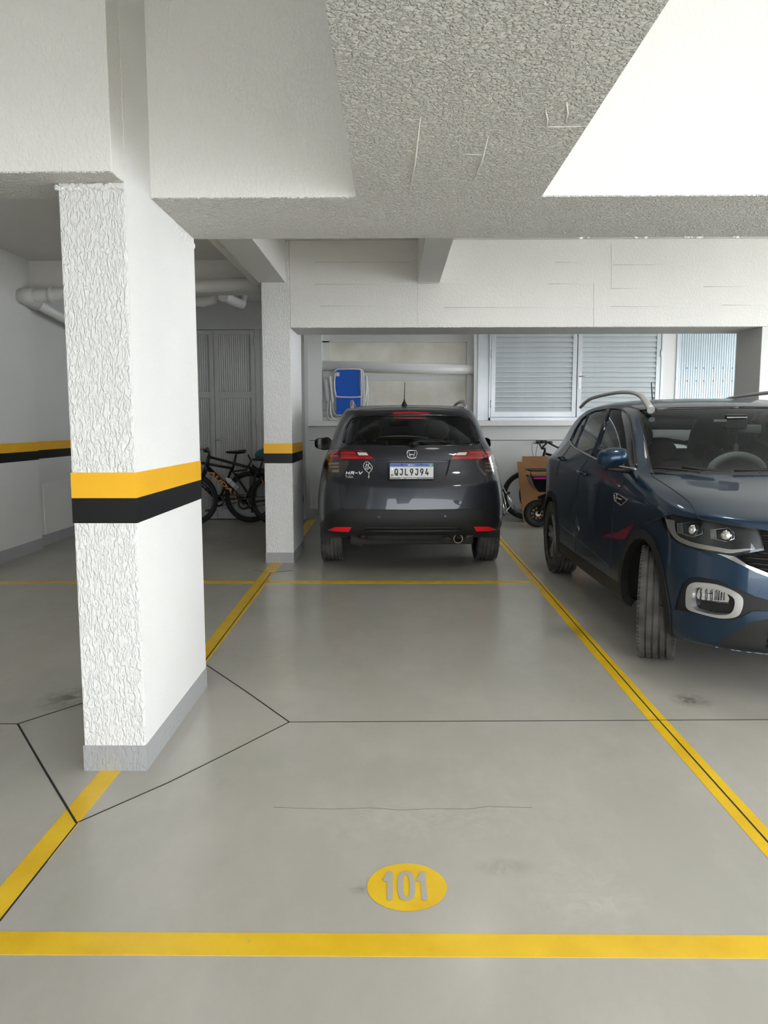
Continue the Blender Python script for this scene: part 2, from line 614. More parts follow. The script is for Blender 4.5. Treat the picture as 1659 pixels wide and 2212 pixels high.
line_quad('bay_line', [(-4.0, 1.825), (4.6, 1.85), (4.6, 1.94), (-4.0, 1.915)], 'wide yellow line across the floor in front of bay 101')
line_quad('bay_line', [(-1.168, 1.92), (-1.088, 1.92), (-1.080, 2.90), (-1.162, 2.90)], 'short yellow floor line running into the foot of the near white pillar')
line_quad('bay_line', [(-1.163, 3.885), (-1.075, 3.885), (-1.105, 7.52), (-1.225, 7.52)], 'yellow floor line between the two white pillars')
line_quad('bay_line', [(1.182, 0.2), (1.268, 0.2), (1.266, 3.45), (1.180, 3.45)], 'near stretch of the yellow line on the right side of bay 101')
line_quad('bay_line', [(1.180, 3.45), (1.266, 3.45), (1.325, 11.0), (1.235, 11.0)], 'yellow floor line running between the two parked cars')
line_quad('bay_line', [(-1.105, 6.525), (1.19, 6.535), (1.19, 6.645), (-1.105, 6.635)], 'thin yellow cross line on the floor behind the graphite car')
line_quad('bay_line', [(-3.86, 6.49), (-1.215, 6.525), (-1.215, 6.635), (-3.86, 6.60)], 'faded yellow cross line on the dark floor left of the near pillar')
line_quad('bay_line', [(-1.21, 8.38), (-1.09, 8.38), (-1.12, 11.0), (-1.24, 11.0)], 'faded yellow floor line behind the far white pillar')

# bay number
num = thing('bay_number', 'yellow oval on the floor with the number 101 left in bare grey', 'floor marking', (0.04, 2.14, 0), kind='structure')
ring = [(0.040 + 0.1185 * math.cos(2 * PI * k / 48), 2.1405 + 0.1185 * math.sin(2 * PI * k / 48)) for k in range(48)]
mb = MB()
mb.add([(x, y, 0.0010) for x, y in ring], [tuple(range(48))])
mb.build('oval', 'marking', num)


NUM_MARK = num


def banded(o, x0, x1, y0, y1, e=0.003, base=True):
    """painted warning bands and grey foot around a pillar"""
    MB().box(x0 - e, x1 + e, y0 - e, y1 + e, 1.085, 1.182).build('yellow_band', 'yellow_band', o)
    MB().box(x0 - e, x1 + e, y0 - e, y1 + e, 0.989, 1.085).build('black_band', 'black_band', o)
    if base:
        MB().box(x0 - 0.004, x1 + 0.004, y0 - 0.004, y1 + 0.004, 0.0, 0.103).build('grey_foot', 'grey_base', o)


def pillar_mesh(name, x0, x1, y0, y1, z1, top_lump=True):
    o = thing(name, '', 'pillar', ((x0 + x1) / 2, (y0 + y1) / 2, 0), kind='structure')
    # front and back faces carry the grooved stucco, the flanks a finer one
    MB().box(x0, x1, y0, y1, 0.0, z1, 0.006).build('shaft', 'stucco_v', o)
    MB().box(x1 - 0.002, x1 + 0.0015, y0 + 0.012, y1 - 0.004, 0.10, z1).build('flank', 'stucco_f', o)
    return o


p1 = pillar_mesh('pillar', -1.222, -0.980, 2.90, 3.885, CEIL)
p1['label'] = 'near white stucco pillar with a yellow and a black band'
banded(p1, -1.222, -0.980, 2.90, 3.885)
mb = MB()
for k in range(26):
    t = k / 25
    mb.ell((-1.226 + 0.245 * t, 2.897, 2.222 + random.uniform(-0.006, 0.008)), (random.uniform(0.008, 0.018), 0.006, random.uniform(0.006, 0.014)), 8, 5)
for k in range(12):
    mb.ell((-0.979, 3.55 + 0.33 * k / 11, 2.255 - random.uniform(0, 0.03)), (0.005, random.uniform(0.01, 0.025), random.uniform(0.008, 0.02)), 8, 5)
mb.build('plaster_seam', 'stucco_f', p1)

p2 = pillar_mesh('pillar', -1.265, -0.992, 7.52, 8.375, CEIL)
p2['label'] = 'far white pillar with warning bands between the bicycles and the graphite car'
banded(p2, -1.265, -0.992, 7.52, 8.375)

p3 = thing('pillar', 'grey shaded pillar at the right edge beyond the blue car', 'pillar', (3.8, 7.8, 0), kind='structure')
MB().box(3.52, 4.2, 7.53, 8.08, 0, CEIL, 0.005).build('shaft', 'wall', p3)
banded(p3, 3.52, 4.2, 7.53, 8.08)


def beam(label, x0, x1, y0, y1, z0, z1=CEIL, face='beam_face', under='stucco_u'):
    o = thing('beam', label, 'beam', ((x0 + x1) / 2, (y0 + y1) / 2, z0), kind='structure')
    MB().box(x0, x1, y0, y1, z0 + 0.004, z1, 0.004).build('web', face, o)
    MB().box(x0 + 0.002, x1 - 0.002, y0 + 0.002, y1 - 0.002, z0, z0 + 0.01).build('soffit', under, o)
    return o


b = beam('wide white cross beam over the front of the bay', -0.9795, WR, 3.21, 3.89, BZ)
# plaster drips hanging at the far edge of the soffit
mb = MB()
for x, n in ((1.46, 9), (0.95, 2), (2.15, 5), (1.2, 3), (1.62, 2)):
    for k in range(n):
        mb.ell((x + random.uniform(-0.05, 0.05), 3.885, BZ - 0.001), (random.uniform(0.005, 0.014), 0.008, random.uniform(0.004, 0.010)), 7, 5)
mb.build('plaster_drips', 'stucco_f', b)
# board marks of the formwork
for x0, x1, z in ((-0.75, -0.2, 2.73), (-0.5, 0.55, 2.43), (0.75, 2.8, 2.60), (0.7, 1.6, 2.41)):
    pass
b = beam('white beam over the driveway left of the near pillar', WL, -0.9805, 2.78, 3.09, 2.235)
b = beam('broad rough white ceiling beam running overhead towards the viewer', -0.15, 0.595, -3.0, 3.212, BZ)
mb = MB()
for (x0, y0, x1, y1) in ((0.30, 3.0, 0.30, 2.55), (0.22, 2.72, 0.31, 2.72), (0.06, 3.2, 0.08, 2.4), (0.52, 2.45, 0.49, 2.3), (0.42, 2.48, 0.58, 2.48), (0.47, 2.49, 0.44, 2.35)):
    mb.tube([(x0, y0, BZ + 0.001), ((x0 + x1) / 2 + 0.005, (y0 + y1) / 2, BZ + 0.001), (x1, y1, BZ + 0.001)], [0.002, 0.0035, 0.002], 6)
mb.build('plaster_ridge', 'stucco_f', b)
b = beam('white cross beam over the graphite car', -0.99, WR, 7.52, 8.09, 2.287)
# form-board joints cast into the beam face
mb = MB()
for (px0, px1, py) in ((680, 890, 566), (900, 1010, 612), (680, 880, 614), (1200, 1285, 566), (1285, 1185, 613), (690, 850, 661), (960, 1283, 664), (1325, 1480, 572), (1320, 1400, 623), (1520, 1650, 619), (1320, 1500, 662), (1560, 1655, 659)):
    p, q = atY(px0, py, 7.519), atY(px1, py, 7.519)
    mb.tube([p, q], 0.0022, 4)
for (px, py0, py1) in ((1283, 613, 705), (1321, 530, 623), (902, 615, 700)):
    mb.tube([atY(px, py0, 7.519), atY(px, py1, 7.519)], 0.0018, 4)
mb.build('form_board_joints', M['wall'], b)
b = beam('narrow ceiling beam running to the far pillar', -1.29, -1.03, 3.885, 7.522, 2.712, face='beam_face', under='wall')
b = beam('narrow ceiling beam over the middle of the bay', 0.23, 0.44, 3.885, 7.522, 2.708, face='beam_face', under='wall')
b = beam('pale beam carrying the pipe beside the far pillar', WL, -1.262, 8.37, 8.62, 2.775, under='wall')

ce = MB().box(WL, WR, -3.0, WB, CEIL, CEIL + 0.2).build('ceiling', 'ceil')
ce2 = MB().box(WL - 0.3, WR + 0.3, WB + 0.24, WB + 0.34, 0, CEIL + 0.2).build('wall_outer_seal', 'wall')  # unseen sheet added behind the back wall to stop light leaks
struct(ce2, 'unseen outer skin added behind the back wall to stop light leaks', 'wall')
struct(ce, 'white plastered concrete ceiling slab above the beams', 'ceiling')

# left wall with its bands
wl = MB().box(WL - 0.2, WL, -3.0, WB, 0, CEIL).build('wall_left', 'wall')
struct(wl, 'pale grey wall on the left with yellow and black bands', 'wall')
MB().box(WL, WL + 0.09, 5.9, 8.36, 0, CEIL, 0.003).build('pilaster', 'wall', wl)
for z0, z1, m in ((1.085, 1.182, 'yellow_band'), (0.989, 1.085, 'black_band'), (0.0, 0.125, 'grey_base')):
    n = {'yellow_band': 'yellow_band', 'black_band': 'black_band', 'grey_base': 'grey_foot'}[m]
    MB().box(WL - 0.01, WL + 0.004, 8.36, 11.05, z0, z1).build(n, m, wl)
    MB().box(WL + 0.0, WL + 0.094, 5.896, 8.364, z0, z1).build(n, m, wl)
MB().box(WL, WL + 0.012, 8.62, 9.9, 0.125, 0.70, 0.003).build('patched_panel', M['ceil'], wl)
MB().box(WL, WL + 0.010, 8.40, 10.5, 0.93, 0.942).build('plaster_seam', M['ceil'], wl)

# unseen right wall, daylight opening at the back; other gaps shaped to steer light
wr = MB().box(WR, WR + 0.2, 7.3, 8.1, 0, CEIL)
wr.box(WR, WR + 0.2, 4.2, 7.3, 0, 0.35)
wr.box(WR, WR + 0.2, 4.2, 7.3, 2.95, CEIL)
wr.box(WR, WR + 0.2, 8.1, 11.2, 0, 1.25)
wr.box(WR, WR + 0.2, 8.1, 11.2, 2.9, CEIL)
wr.box(WR, WR + 0.2, 11.2, WB + 0.2, 0, CEIL)
wr.box(WR, WR + 0.2, -3.0, 0.9, 0, CEIL)
wr.box(WR, WR + 0.2, 0.9, 4.2, 2.6, CEIL)
struct(wr.build('wall_right', 'wall'), 'unseen pale wall on the right beyond the blue car, its gaps shaped to steer daylight', 'wall')

# unseen wall added behind the viewer on the left to block sky; daylight comes in from the right and from behind on the right
wf = MB().box(WL - 0.2, -0.9, -3.2, -3.0, 0, CEIL + 0.2).build('wall_front_blocker', 'wall')
struct(wf, 'unseen pale wall added behind the viewer on the left to block sky light', 'wall')

# ------------------------------------------------------------------ back wall
YB = 11.45
wb = thing('wall_back', 'pale grey back wall with a ledge, a niche and louvred shutters', 'wall', (1.5, WB, 0), kind='structure')
LZ = atY(900, 909, 11.40).z      # ledge top
LB = atY(900, 920, 11.40).z
MB().box(-1.27, WR, WB, WB + 0.25, 0, LB).build('lower_wall', 'wall', wb)
gz = atY(1150, 951, WB).z
MB().box(-1.27, WR, WB - 0.002, WB + 0.002, gz - 0.004, gz + 0.004).build('groove', 'joint', wb)
MB().box(-1.27, WR, WB - 0.012, WB, 0, 0.10).build('grey_foot', 'grey_base', wb)
MB().box(-1.262, WR, 11.40, WB + 0.25, LB, LZ, 0.004).build('ledge', 'white_paint', wb)
nl, nr = atY(695, 800, YB).x, atY(1024, 800, YB).x
MB().box(-1.27, nl, YB, WB + 0.25, LZ, CEIL).build('niche_jamb', 'white_paint', wb)
sl = atY(1056, 800, YB).x
MB().box(nr, sl, YB, WB + 0.25, LZ, CEIL).build('niche_jamb', 'white_paint', wb)
MB().box(nl - 0.05, nr + 0.05, WB + 0.09, WB + 0.24, LZ, CEIL).build('niche_concrete', 'concrete', wb)
MB().box(nl, nr, WB + 0.05, WB + 0.10, 2.58, CEIL).build('niche_lintel', 'wall', wb)
MB().box(nl, nl + 0.10, WB + 0.05, WB + 0.10, LZ, 2.60).build('niche_rib', 'wall', wb)
MB().box(nr - 0.09, nr, WB + 0.03, WB + 0.10, LZ, 2.60).build('niche_rib', 'wall', wb)
MB().box(nl, nr, WB + 0.06, WB + 0.10, 2.02, 2.10).build('niche_rib', 'wall', wb)
sr = atY(1430, 800, YB).x
MB().box(sl, sr, WB, WB + 0.25, LZ, CEIL).build('shutter_backing', 'interior_pale', wb)
cl, cr = atY(1460, 800, YB).x, atY(1640, 800, YB).x
MB().box(sr, cl, YB - 0.005, WB + 0.25, LZ, CEIL).build('white_post', 'white_paint', wb)
MB().box(cl, WR, WB, WB + 0.25, LZ, CEIL).build('panel_backing', 'wall', wb)
MB().box(cr + 0.02, WR, YB, WB, LZ, CEIL).build('corner_wall', 'wall', wb)

# pipes in the niche
pp = MB().tube([atY(690, 790, WB - 0.008), atY(860, 795, WB - 0.008), atY(1026, 798.5, WB - 0.008)], 0.076, 16).build('pipe', 'pvc')
tag(pp, 'thick white pipe crossing the niche above the blue beach chair', 'pipe')
pp = MB().tube([atY(690, 893, WB + 0.03), atY(1026, 893, WB + 0.03)], 0.055, 14).build('pipe', 'pvc')
tag(pp, 'lower white pipe in the niche, mostly hidden behind the graphite car', 'pipe')


# louvred shutters: every slat is a piece of its own
def shutter(idx, x0, x1, label, hinge, lock):
    o = thing('window_%d' % idx, label, 'shutter', ((x0 + x1) / 2, YB, LZ), kind='structure')
    zb, zt = atY(1058, 901, YB).z, 2.86
    fw = 0.062
    MB().box(x0, x1, YB - 0.02, YB + 0.02, zb, zb + 0.075, 0.003).build('bottom_rail', 'alu', o)
    MB().box(x0, x1, YB - 0.02, YB + 0.02, zt - 0.06, zt, 0.003).build('top_rail', 'alu', o)
    for a, b_ in ((x0, x0 + fw), (x1 - fw, x1)):
        MB().box(a, b_, YB - 0.022, YB + 0.022, zb, zt, 0.003).build('stile', 'alu', o)
    pitch = 0.0725
    mb = MB()
    w, xa, xb = 0.0, x0 + fw - 0.004, x1 - fw + 0.004
    prof = [(-0.018, -0.034), (-0.014, -0.038), (0.012, 0.034), (0.016, 0.040), (0.010, 0.040), (-0.018, -0.030)]
    mb.prism([(xa, y, z) for y, z in prof], (xb - xa, 0, 0))
    first = mb.build('slat', 'alu', o)
    n = int((zt - 0.06 - zb - 0.075) / pitch)
    first.location = (0, YB, zb + 0.075 + pitch * 0.5)
    for k in range(1, n + 1):
        s = first.copy()
        C.objects.link(s)
        s.location.z = first.location.z + k * pitch
    hx = x0 if hinge < 0 else x1
    for z in (zb + 0.14, zb + 0.86):
        MB().tube([(hx, YB - 0.028, z), (hx, YB - 0.028, z + 0.11)], 0.011, 8).build('hinge', 'alu', o)
    if lock:
        lx = x0 + fw / 2
        MB().box(lx - 0.014, lx + 0.014, YB - 0.026, YB - 0.02, 1.88, 2.10, 0.003).build('lock_plate', 'steel', o)
        mb = MB()
        mb.tube([(lx, YB - 0.022, 2.06), (lx, YB - 0.06, 2.06), (lx + 0.13, YB - 0.06, 2.06)], 0.008, 8)
        mb.build('lever_handle', 'steel', o)
        MB().cyl((lx, YB - 0.02, 1.94), (lx, YB - 0.034, 1.94), 0.012).build('lock_cylinder', 'steel', o)
    return o


sm = atY(1246, 800, YB).x
zb_ = atY(1058, 901, YB).z
fr = thing('window_1', 'grey aluminium frame around the pair of louvred shutters', 'frame', (sm, YB, LZ), kind='structure')
MB().box(sl, sl + 0.028, YB - 0.03, YB + 0.05, LZ, CEIL, 0.003).build('frame_side', 'alu', fr)
MB().box(sr - 0.028, sr, YB - 0.03, YB + 0.05, LZ, CEIL, 0.003).build('frame_side', 'alu', fr)
MB().box(sl, sr, YB - 0.03, YB + 0.05, LZ, zb_ - 0.004, 0.003).build('frame_sill', 'alu', fr)
MB().box(atY(1032, 800, YB).x, sl, YB - 0.012, YB + 0.01, LZ + 0.002, CEIL, 0.003).build('cover_strip', 'alu', fr)
shutter(2, sl + 0.032, sm - 0.006, 'left leaf of the grey louvred shutter behind the cars', -1, False)
shutter(3, sm + 0.006, sr - 0.032, 'right leaf of the grey louvred shutter, with a lever handle', 1, True)

# corrugated translucent panel door at the right
cp = thing('door_5', 'pale blue corrugated sheet door beside the louvred shutters', 'door', ((cl + cr) / 2, YB, LZ), kind='structure')
mb = MB()
n = int((cr - cl - 0.03) / 0.0085)
vs = []
for k in range(n + 1):
    x = cl + 0.03 + k * 0.0085
    y = YB + (0.006 if (k // 2) % 2 == 0 else -0.006)
    vs += [(x, y, LZ), (x, y, CEIL - 0.01)]
mb.add(vs, [(2 * k, 2 * k + 1, 2 * k + 3, 2 * k + 2) for k in range(n)])
M['polycarb'] = pbr('pale_blue_sheet', (0.62, 0.71, 0.76, 1), 0.22, metal=0.15)
mb.build('corrugated_sheet', 'polycarb', cp)
MB().box(cl - 0.005, cl + 0.035, YB - 0.02, YB + 0.02, LZ, CEIL - 0.01, 0.003).build('frame_side', 'alu', cp)
MB().cyl((cl + 0.015, YB - 0.02, 2.03), (cl + 0.015, YB - 0.03, 2.03), 0.014).build('lock_cylinder', 'steel', cp)
mb = MB()
for px in (1484, 1504, 1520, 1541, 1562, 1582):
    for py in (795, 823):
        q = atY(px, py, YB - 0.008)
        mb.ell(q, (0.008, 0.006, 0.008), 8, 5)
mb.build('rivets', 'ink', cp)

# ------------------------------------------------------------------ grey closet doors at the back left
YD = 11.05
cw = thing('wall_closet', 'dim grey closet front behind the bicycles', 'wall', (-2.6, YD, 0), kind='structure')
zt = atY(470, 712, YD).z
MB().box(WL, -1.27, YD, YD + 0.08, zt + 0.05, CEIL).build('head_wall', 'grey_door', cw)
MB().box(WL, -1.262, YD - 0.012, YD + 0.06, zt, zt + 0.06, 0.004).build('head_frame', 'grey_door', cw)
xs = lambda px: atY(px, 900, YD).x
MB().box(WL, -1.27, WB, WB + 0.25, 0, CEIL).build('closet_back_seal', 'grey_door', cw)  # unseen back added to keep sky light out of the door gaps
leaf = [(330, 418.0), (418.0, 465.0), (465.0, 553.0), (565.0, 607.0), (607.0, 652.0)]
MB().box(xs(652.5), -1.262, YD - 0.015, WB, 0, zt + 0.06, 0.003).build('end_post', 'grey_door', cw)
MB().box(xs(553.5), xs(564.5), YD - 0.015, YD + 0.06, 0, zt, 0.003).build('frame_post', 'grey_door', cw)
MB().box(WL, xs(376), YD - 0.015, YD + 0.06, 0, zt, 0.003).build('frame_post', 'grey_door', cw)
lab = {0: 'grey closet door leaf mostly hidden by the near pillar', 1: 'grey ribbed closet door leaf with a handle, behind the bicycles', 2: 'grey closet door leaf hidden behind the far pillar', 3: 'grey closet door leaf just showing right of the far pillar'}
for i, (a, b_) in enumerate(((377, 464.6), (465.4, 553), (565, 607.6), (608.4, 652))):
    x0, x1 = xs(a), xs(b_)
    d = thing('door_%d' % (i + 1), lab[i], 'door', ((x0 + x1) / 2, YD, 0), kind='structure')
    zm = atY(470, 853, YD).z
    st = 0.062
    for u, v in ((x0, x0 + st), (x1 - st, x1)):
        MB().box(u, v, YD - 0.012, YD + 0.03, 0.012, zt - 0.006, 0.003).build('stile', 'grey_door', d)
    for u, v in ((0.012, 0.15), (zm - 0.045, zm + 0.045), (zt - 0.07, zt - 0.006)):
        MB().box(x0 + st, x1 - st, YD - 0.011, YD + 0.03, u, v, 0.003).build('rail', 'grey_door', d)
    for u, v in ((0.15, zm - 0.045), (zm + 0.045, zt - 0.07)):
        mb = MB()
        n = max(4, int((x1 - x0 - 2 * st) / 0.03))
        w = (x1 - x0 - 2 * st) / n
        mb.box(x0 + st, x1 - st, YD + 0.008, YD + 0.02, u, v)
        for k in range(n):
            xa = x0 + st + k * w
            mb.prism([(xa + 0.15 * w, YD + 0.008, u), (xa + 0.4 * w, YD + 0.002, u), (xa + 0.6 * w, YD + 0.002, u), (xa + 0.85 * w, YD + 0.008, u)], (0, 0, v - u))
        mb.build('ribbed_panel', 'grey_door', d)
    if i == 1:
        h = Vector((x0 + 0.03, YD - 0.012, atY(475, 950, YD).z))
        mb = MB().tube([h, h + Vector((0, -0.05, 0)), h + Vector((0.09, -0.055, 0))], 0.011, 8)
        mb.tube([h + Vector((-0.03, -0.04, 0)), h + Vector((0.09, -0.055, 0))], 0.011, 8)
        mb.build('lever_handle', 'steel', d)
        MB().cyl(h + Vector((0, 0, -0.09)), h + Vector((0, -0.012, -0.09)), 0.013).build('lock_cylinder', 'steel', d)
    if i in (1, 3):
        for z in (0.3, 1.36, zt - 0.22):
            MB().tube([(x1, YD - 0.018, z), (x1, YD - 0.018, z + 0.10)], 0.010, 8).build('hinge', 'grey_door', d)

# ------------------------------------------------------------------ pipes under the ceiling on the left
e = atX(45, 640, -3.86)
Yp = e.y
pe = atY(556, 612, Yp)
pt = thing('pipe', 'long white drain pipe with an elbow under the beam on the left', 'pipe', e)
mb = MB()
mb.tube([Vector((-3.90, Yp, e.z)), Vector((-3.80, Yp, e.z)), pe + Vector((0.15, 0, 0.01))], 0.068, 16)
mb.build('straight_run', 'pvc', pt)
mb = MB()
mb.tube([(-3.82, Yp + 0.25, e.z - 0.03), (-3.84, Yp + 0.08, e.z), (-3.82, Yp, e.z), (-3.72, Yp, e.z + 0.003)], 0.079, 16)
mb.build('elbow', 'pvc', pt)
MB().tube([Vector((-3.56, Yp, e.z + 0.01)), Vector((-3.52, Yp, e.z + 0.012))], 0.078, 16).build('coupling', 'pvc', pt)
MB().tube([(-3.82, Yp + 0.2, e.z - 0.03), (-3.80, 11.0, e.z - 0.28)], 0.055, 12).build('wall_run', 'pvc', pt)
pp = MB().tube([(-1.37, 3.95, 2.80), (-1.37, 7.8, 2.80), (-1.372, Yp - 0.13, 2.82)], 0.055, 12).build('pipe', 'pvc')
tag(pp, 'white pipe hugging the narrow beam towards the far pillar', 'pipe')
pp = MB().tube([atY(482, 640, 8.75), atY(505, 651, 9.2), atY(521, 657, 9.6), atY(524, 640, 9.75)], 0.058, 12).build('pipe', 'pvc')
tag(pp, 'short bent pipe end in the dark above the closet doors', 'pipe')
pp = MB().tube([atY(400, 650, 9.3), atY(440, 652, 9.3), atY(461, 648, 9.3), atY(463, 630, 9.3)], 0.06, 12).build('pipe', 'pvc')
tag(pp, 'horizontal white pipe in the dark just right of the near pillar', 'pipe')
mb = MB()
q = atX(116, 508, -3.9)
pp = MB().torus(q + Vector((0.03, 0, 0)), (0, 1, 0.2), 0.07, 0.012, 24, 8).build('wall_ring', 'pvc')
tag(pp, 'small pale ring fixture high on the left wall', 'fixture')


# ------------------------------------------------------------------ ceiling lamps (the windscreen mirrors one, the other is added fill light)


def ceiling_lamp(x, y, label, glow):
    o = thing('ceiling_lamp', label, 'lamp', (x, y, CEIL), group='round lamps under the ceiling')
    MB().lathe([(0, 0.0), (0, 0.16), (-0.03, 0.17), (-0.045, 0.165)], (x, y, CEIL), (0, 0, 1), 28).build('lamp_base', 'white_paint', o)
    MB().lathe([(-0.045, 0.16), (-0.065, 0.14), (-0.078, 0.08), (-0.08, 0.0)], (x, y, CEIL), (0, 0, 1), 28).build('diffuser', emissive('lamp_diffuser', (1.0, 0.97, 0.92, 1), glow), o)
    return o


ceiling_lamp(0.74, 6.06, 'round white ceiling lamp between the beams, above the bay', 12.0)
ceiling_lamp(1.7, 4.6, 'unseen round fill lamp added behind the wide cross beam to brighten the far pillar', 60.0)  # added out of view to brighten the far pillar and cross beam

# ================================================================== cars
# A body is a coarse half cage (a = metres from the near end, b = metres from the middle, z = height), mirrored and subdivided
# to a smooth shell.  The shell is then split along outlines into panels, glass, lamps and trim, each a mesh of its own.


class Body:
    def __init__(self, xc, y0, cap, girdle, crease=(), level=3, yaw=0.0):
        self.xc, self.y0 = xc, y0
        # the car stands turned by yaw about its near end; it is built straight and its root is turned at the end
        self.piv, self.R, self.Ri = Vector((xc, y0 + 0.6, 0)), Matrix.Rotation(yaw, 3, 'Z'), Matrix.Rotation(-yaw, 3, 'Z')
        self.eye = self.piv + self.Ri @ (EYEPT - self.piv)
        self.yaw = yaw
        N_, K = len(cap), len(cap[0])
        pts, idx = [], {}

        def vid(p, mir):
            a, b_, z = p
            if b_ == 0:
                mir = 1
            key = (round(a, 5), round(b_ * mir, 5), round(z, 5))
            if key not in idx:
                idx[key] = len(pts)
                pts.append(Vector((xc - b_ * mir, y0 + a, z)))
            return idx[key]
        faces, cre = [], {}
        loop0 = [cap[0][k] for k in range(K - 1, -1, -1)] + [cap[i][0] for i in range(1, N_ - 1)] + [cap[N_ - 1][k] for k in range(K)]
        rows = [loop0] + girdle
        for r in girdle:
            assert len(r) == len(loop0), (len(r), len(loop0))
        for mir in (1, -1):
            for i in range(N_ - 1):
                for k in range(K - 1):
                    q = [vid(cap[i][k], mir), vid(cap[i + 1][k], mir), vid(cap[i + 1][k + 1], mir), vid(cap[i][k + 1], mir)]
                    faces.append(q if mir > 0 else q[::-1])
            for l in range(len(rows) - 1):
                for c in range(len(loop0) - 1):
                    q = [vid(rows[l][c], mir), vid(rows[l + 1][c], mir), vid(rows[l + 1][c + 1], mir), vid(rows[l][c + 1], mir)]
                    faces.append(q if mir > 0 else q[::-1])
            for kind, i, lo, hi, val in crease:
                if kind == 'row':      # along the car on cap row i between stations lo..hi
                    for s in range(lo, hi):
                        cre[frozenset((vid(cap[s][i], mir), vid(cap[s + 1][i], mir)))] = val
                elif kind == 'station':
                    for k in range(lo, hi):
                        cre[frozenset((vid(cap[i][k], mir), vid(cap[i][k + 1], mir)))] = val
                else:                  # girdle level
                    for c in range(lo, hi):
                        cre[frozenset((vid(rows[i][c], mir), vid(rows[i][c + 1], mir)))] = val
        me = bpy.data.meshes.new('shell')
        me.from_pydata(pts, [], faces)
        bm = bmesh.new()
        bm.from_mesh(me)
        bmesh.ops.recalc_face_normals(bm, faces=bm.faces)
        # outward check
        s = sum((f.normal.dot(f.calc_center_median() - Vector((xc, y0 + 2.1, 0.7)))) for f in bm.faces)
        if s < 0:
            bmesh.ops.reverse_faces(bm, faces=bm.faces)
        lay = bm.edges.layers.float.new('crease_edge')
        bm.verts.ensure_lookup_table()
        for e in bm.edges:
            k = frozenset((e.verts[0].index, e.verts[1].index))
            if k in cre:
                e[lay] = cre[k]
        bm.to_mesh(me)
        bm.free()
        o = bpy.data.objects.new('shell', me)
        C.objects.link(o)
        md = o.modifiers.new('s', 'SUBSURF')
        md.levels = level
        md.render_levels = level
        md.boundary_smooth = 'PRESERVE_CORNERS'
        dg = bpy.context.evaluated_depsgraph_get()
        full = bpy.data.meshes.new_from_object(o.evaluated_get(dg))
        bpy.data.objects.remove(o)
        self.V = [v.co.copy() for v in full.vertices]
        self.P = [tuple(p.vertices) for p in full.polygons]
        self.NV = [Vector(n.vector) for n in full.vertex_normals]
        self.bvh = BVHTree.FromPolygons(self.V, self.P)
        # traced half: x <= xc
        bm = bmesh.new()
        bm.from_mesh(full)
        bmesh.ops.delete(bm, geom=[f for f in bm.faces if f.calc_center_median().x > xc], context='FACES')
        self.bm = bm
        self.lay = bm.faces.layers.int.new('part')
        self.names = ['body']

    # --- queries
    def hit(self, u, v):
        """point of the shell seen at photo pixel (u, v) on the traced half or beyond"""
        d = self.ray(u, v).normalized()
        r = self.bvh.ray_cast(self.eye, d)
        if r[0] is None:
            r = self.bvh.find_nearest(self.eye + d * (self.y0 + 0.6) / d.y)
        return r[0], self.normal_at(r[0])

    def ray(self, u, v):
        return self.Ri @ ray(u, v)

    def pix(self, p):
        return pix(self.piv + self.R @ (Vector(p) - self.piv))

    def atY(self, u, v, a):
        """point at photo pixel (u, v) at a metres from the near end"""
        d = self.ray(u, v)
        return self.eye + d * ((self.y0 + a - self.eye.y) / d.y)

    def text(self, name, txt, u, v, w, h, mat, parent, bold=0.0, lift=0.002, slant=0.0):
        """lettering pressed on the shell: lower left pixel, width, height"""
        vs, fs = text_mesh(txt, h, w, bold)
        out = []
        for q in vs:
            p, n = self.hit(u + q.x + slant * q.y, v - q.y)
            out.append(p + n * lift)
        return MB().add(out, fs).build(name, mat, parent)

    def line(self, mb, pxs, r=0.003, lift=0.0, sub=6, mirror=False, n=6):
        p = self.path(pxs, lift, sub)
        mb.tube(p, r, n)
        if mirror:
            mb.tube(self.mirror_pts(p), r, n)
        return mb

    def side(self, a, z, sgn=-1):
        """point on the flank at length a, height z"""
        r = self.bvh.ray_cast(Vector((self.xc + sgn * 2.0, self.y0 + a, z)), Vector((-sgn, 0, 0)))
        return r[0], self.normal_at(r[0])

    def near(self, b_, z):
        """point on the near end at lateral -b, height z"""
        r = self.bvh.ray_cast(Vector((self.xc - b_, self.y0 - 1.0, z)), Vector((0, 1, 0)))
        return r[0], self.normal_at(r[0])

    def top(self, a, b_):
        r = self.bvh.ray_cast(Vector((self.xc - b_, self.y0 + a, 3)), Vector((0, 0, -1)))
        return r[0], self.normal_at(r[0])

    def normal_at(self, p):
        loc, n, i, dist = self.bvh.find_nearest(p)
        w, acc = 0, Vector((0, 0, 0))
        for vi in self.P[i]:
            k = 1 / ((self.V[vi] - loc).length + 1e-5)
            acc += self.NV[vi] * k
        return acc.normalized()

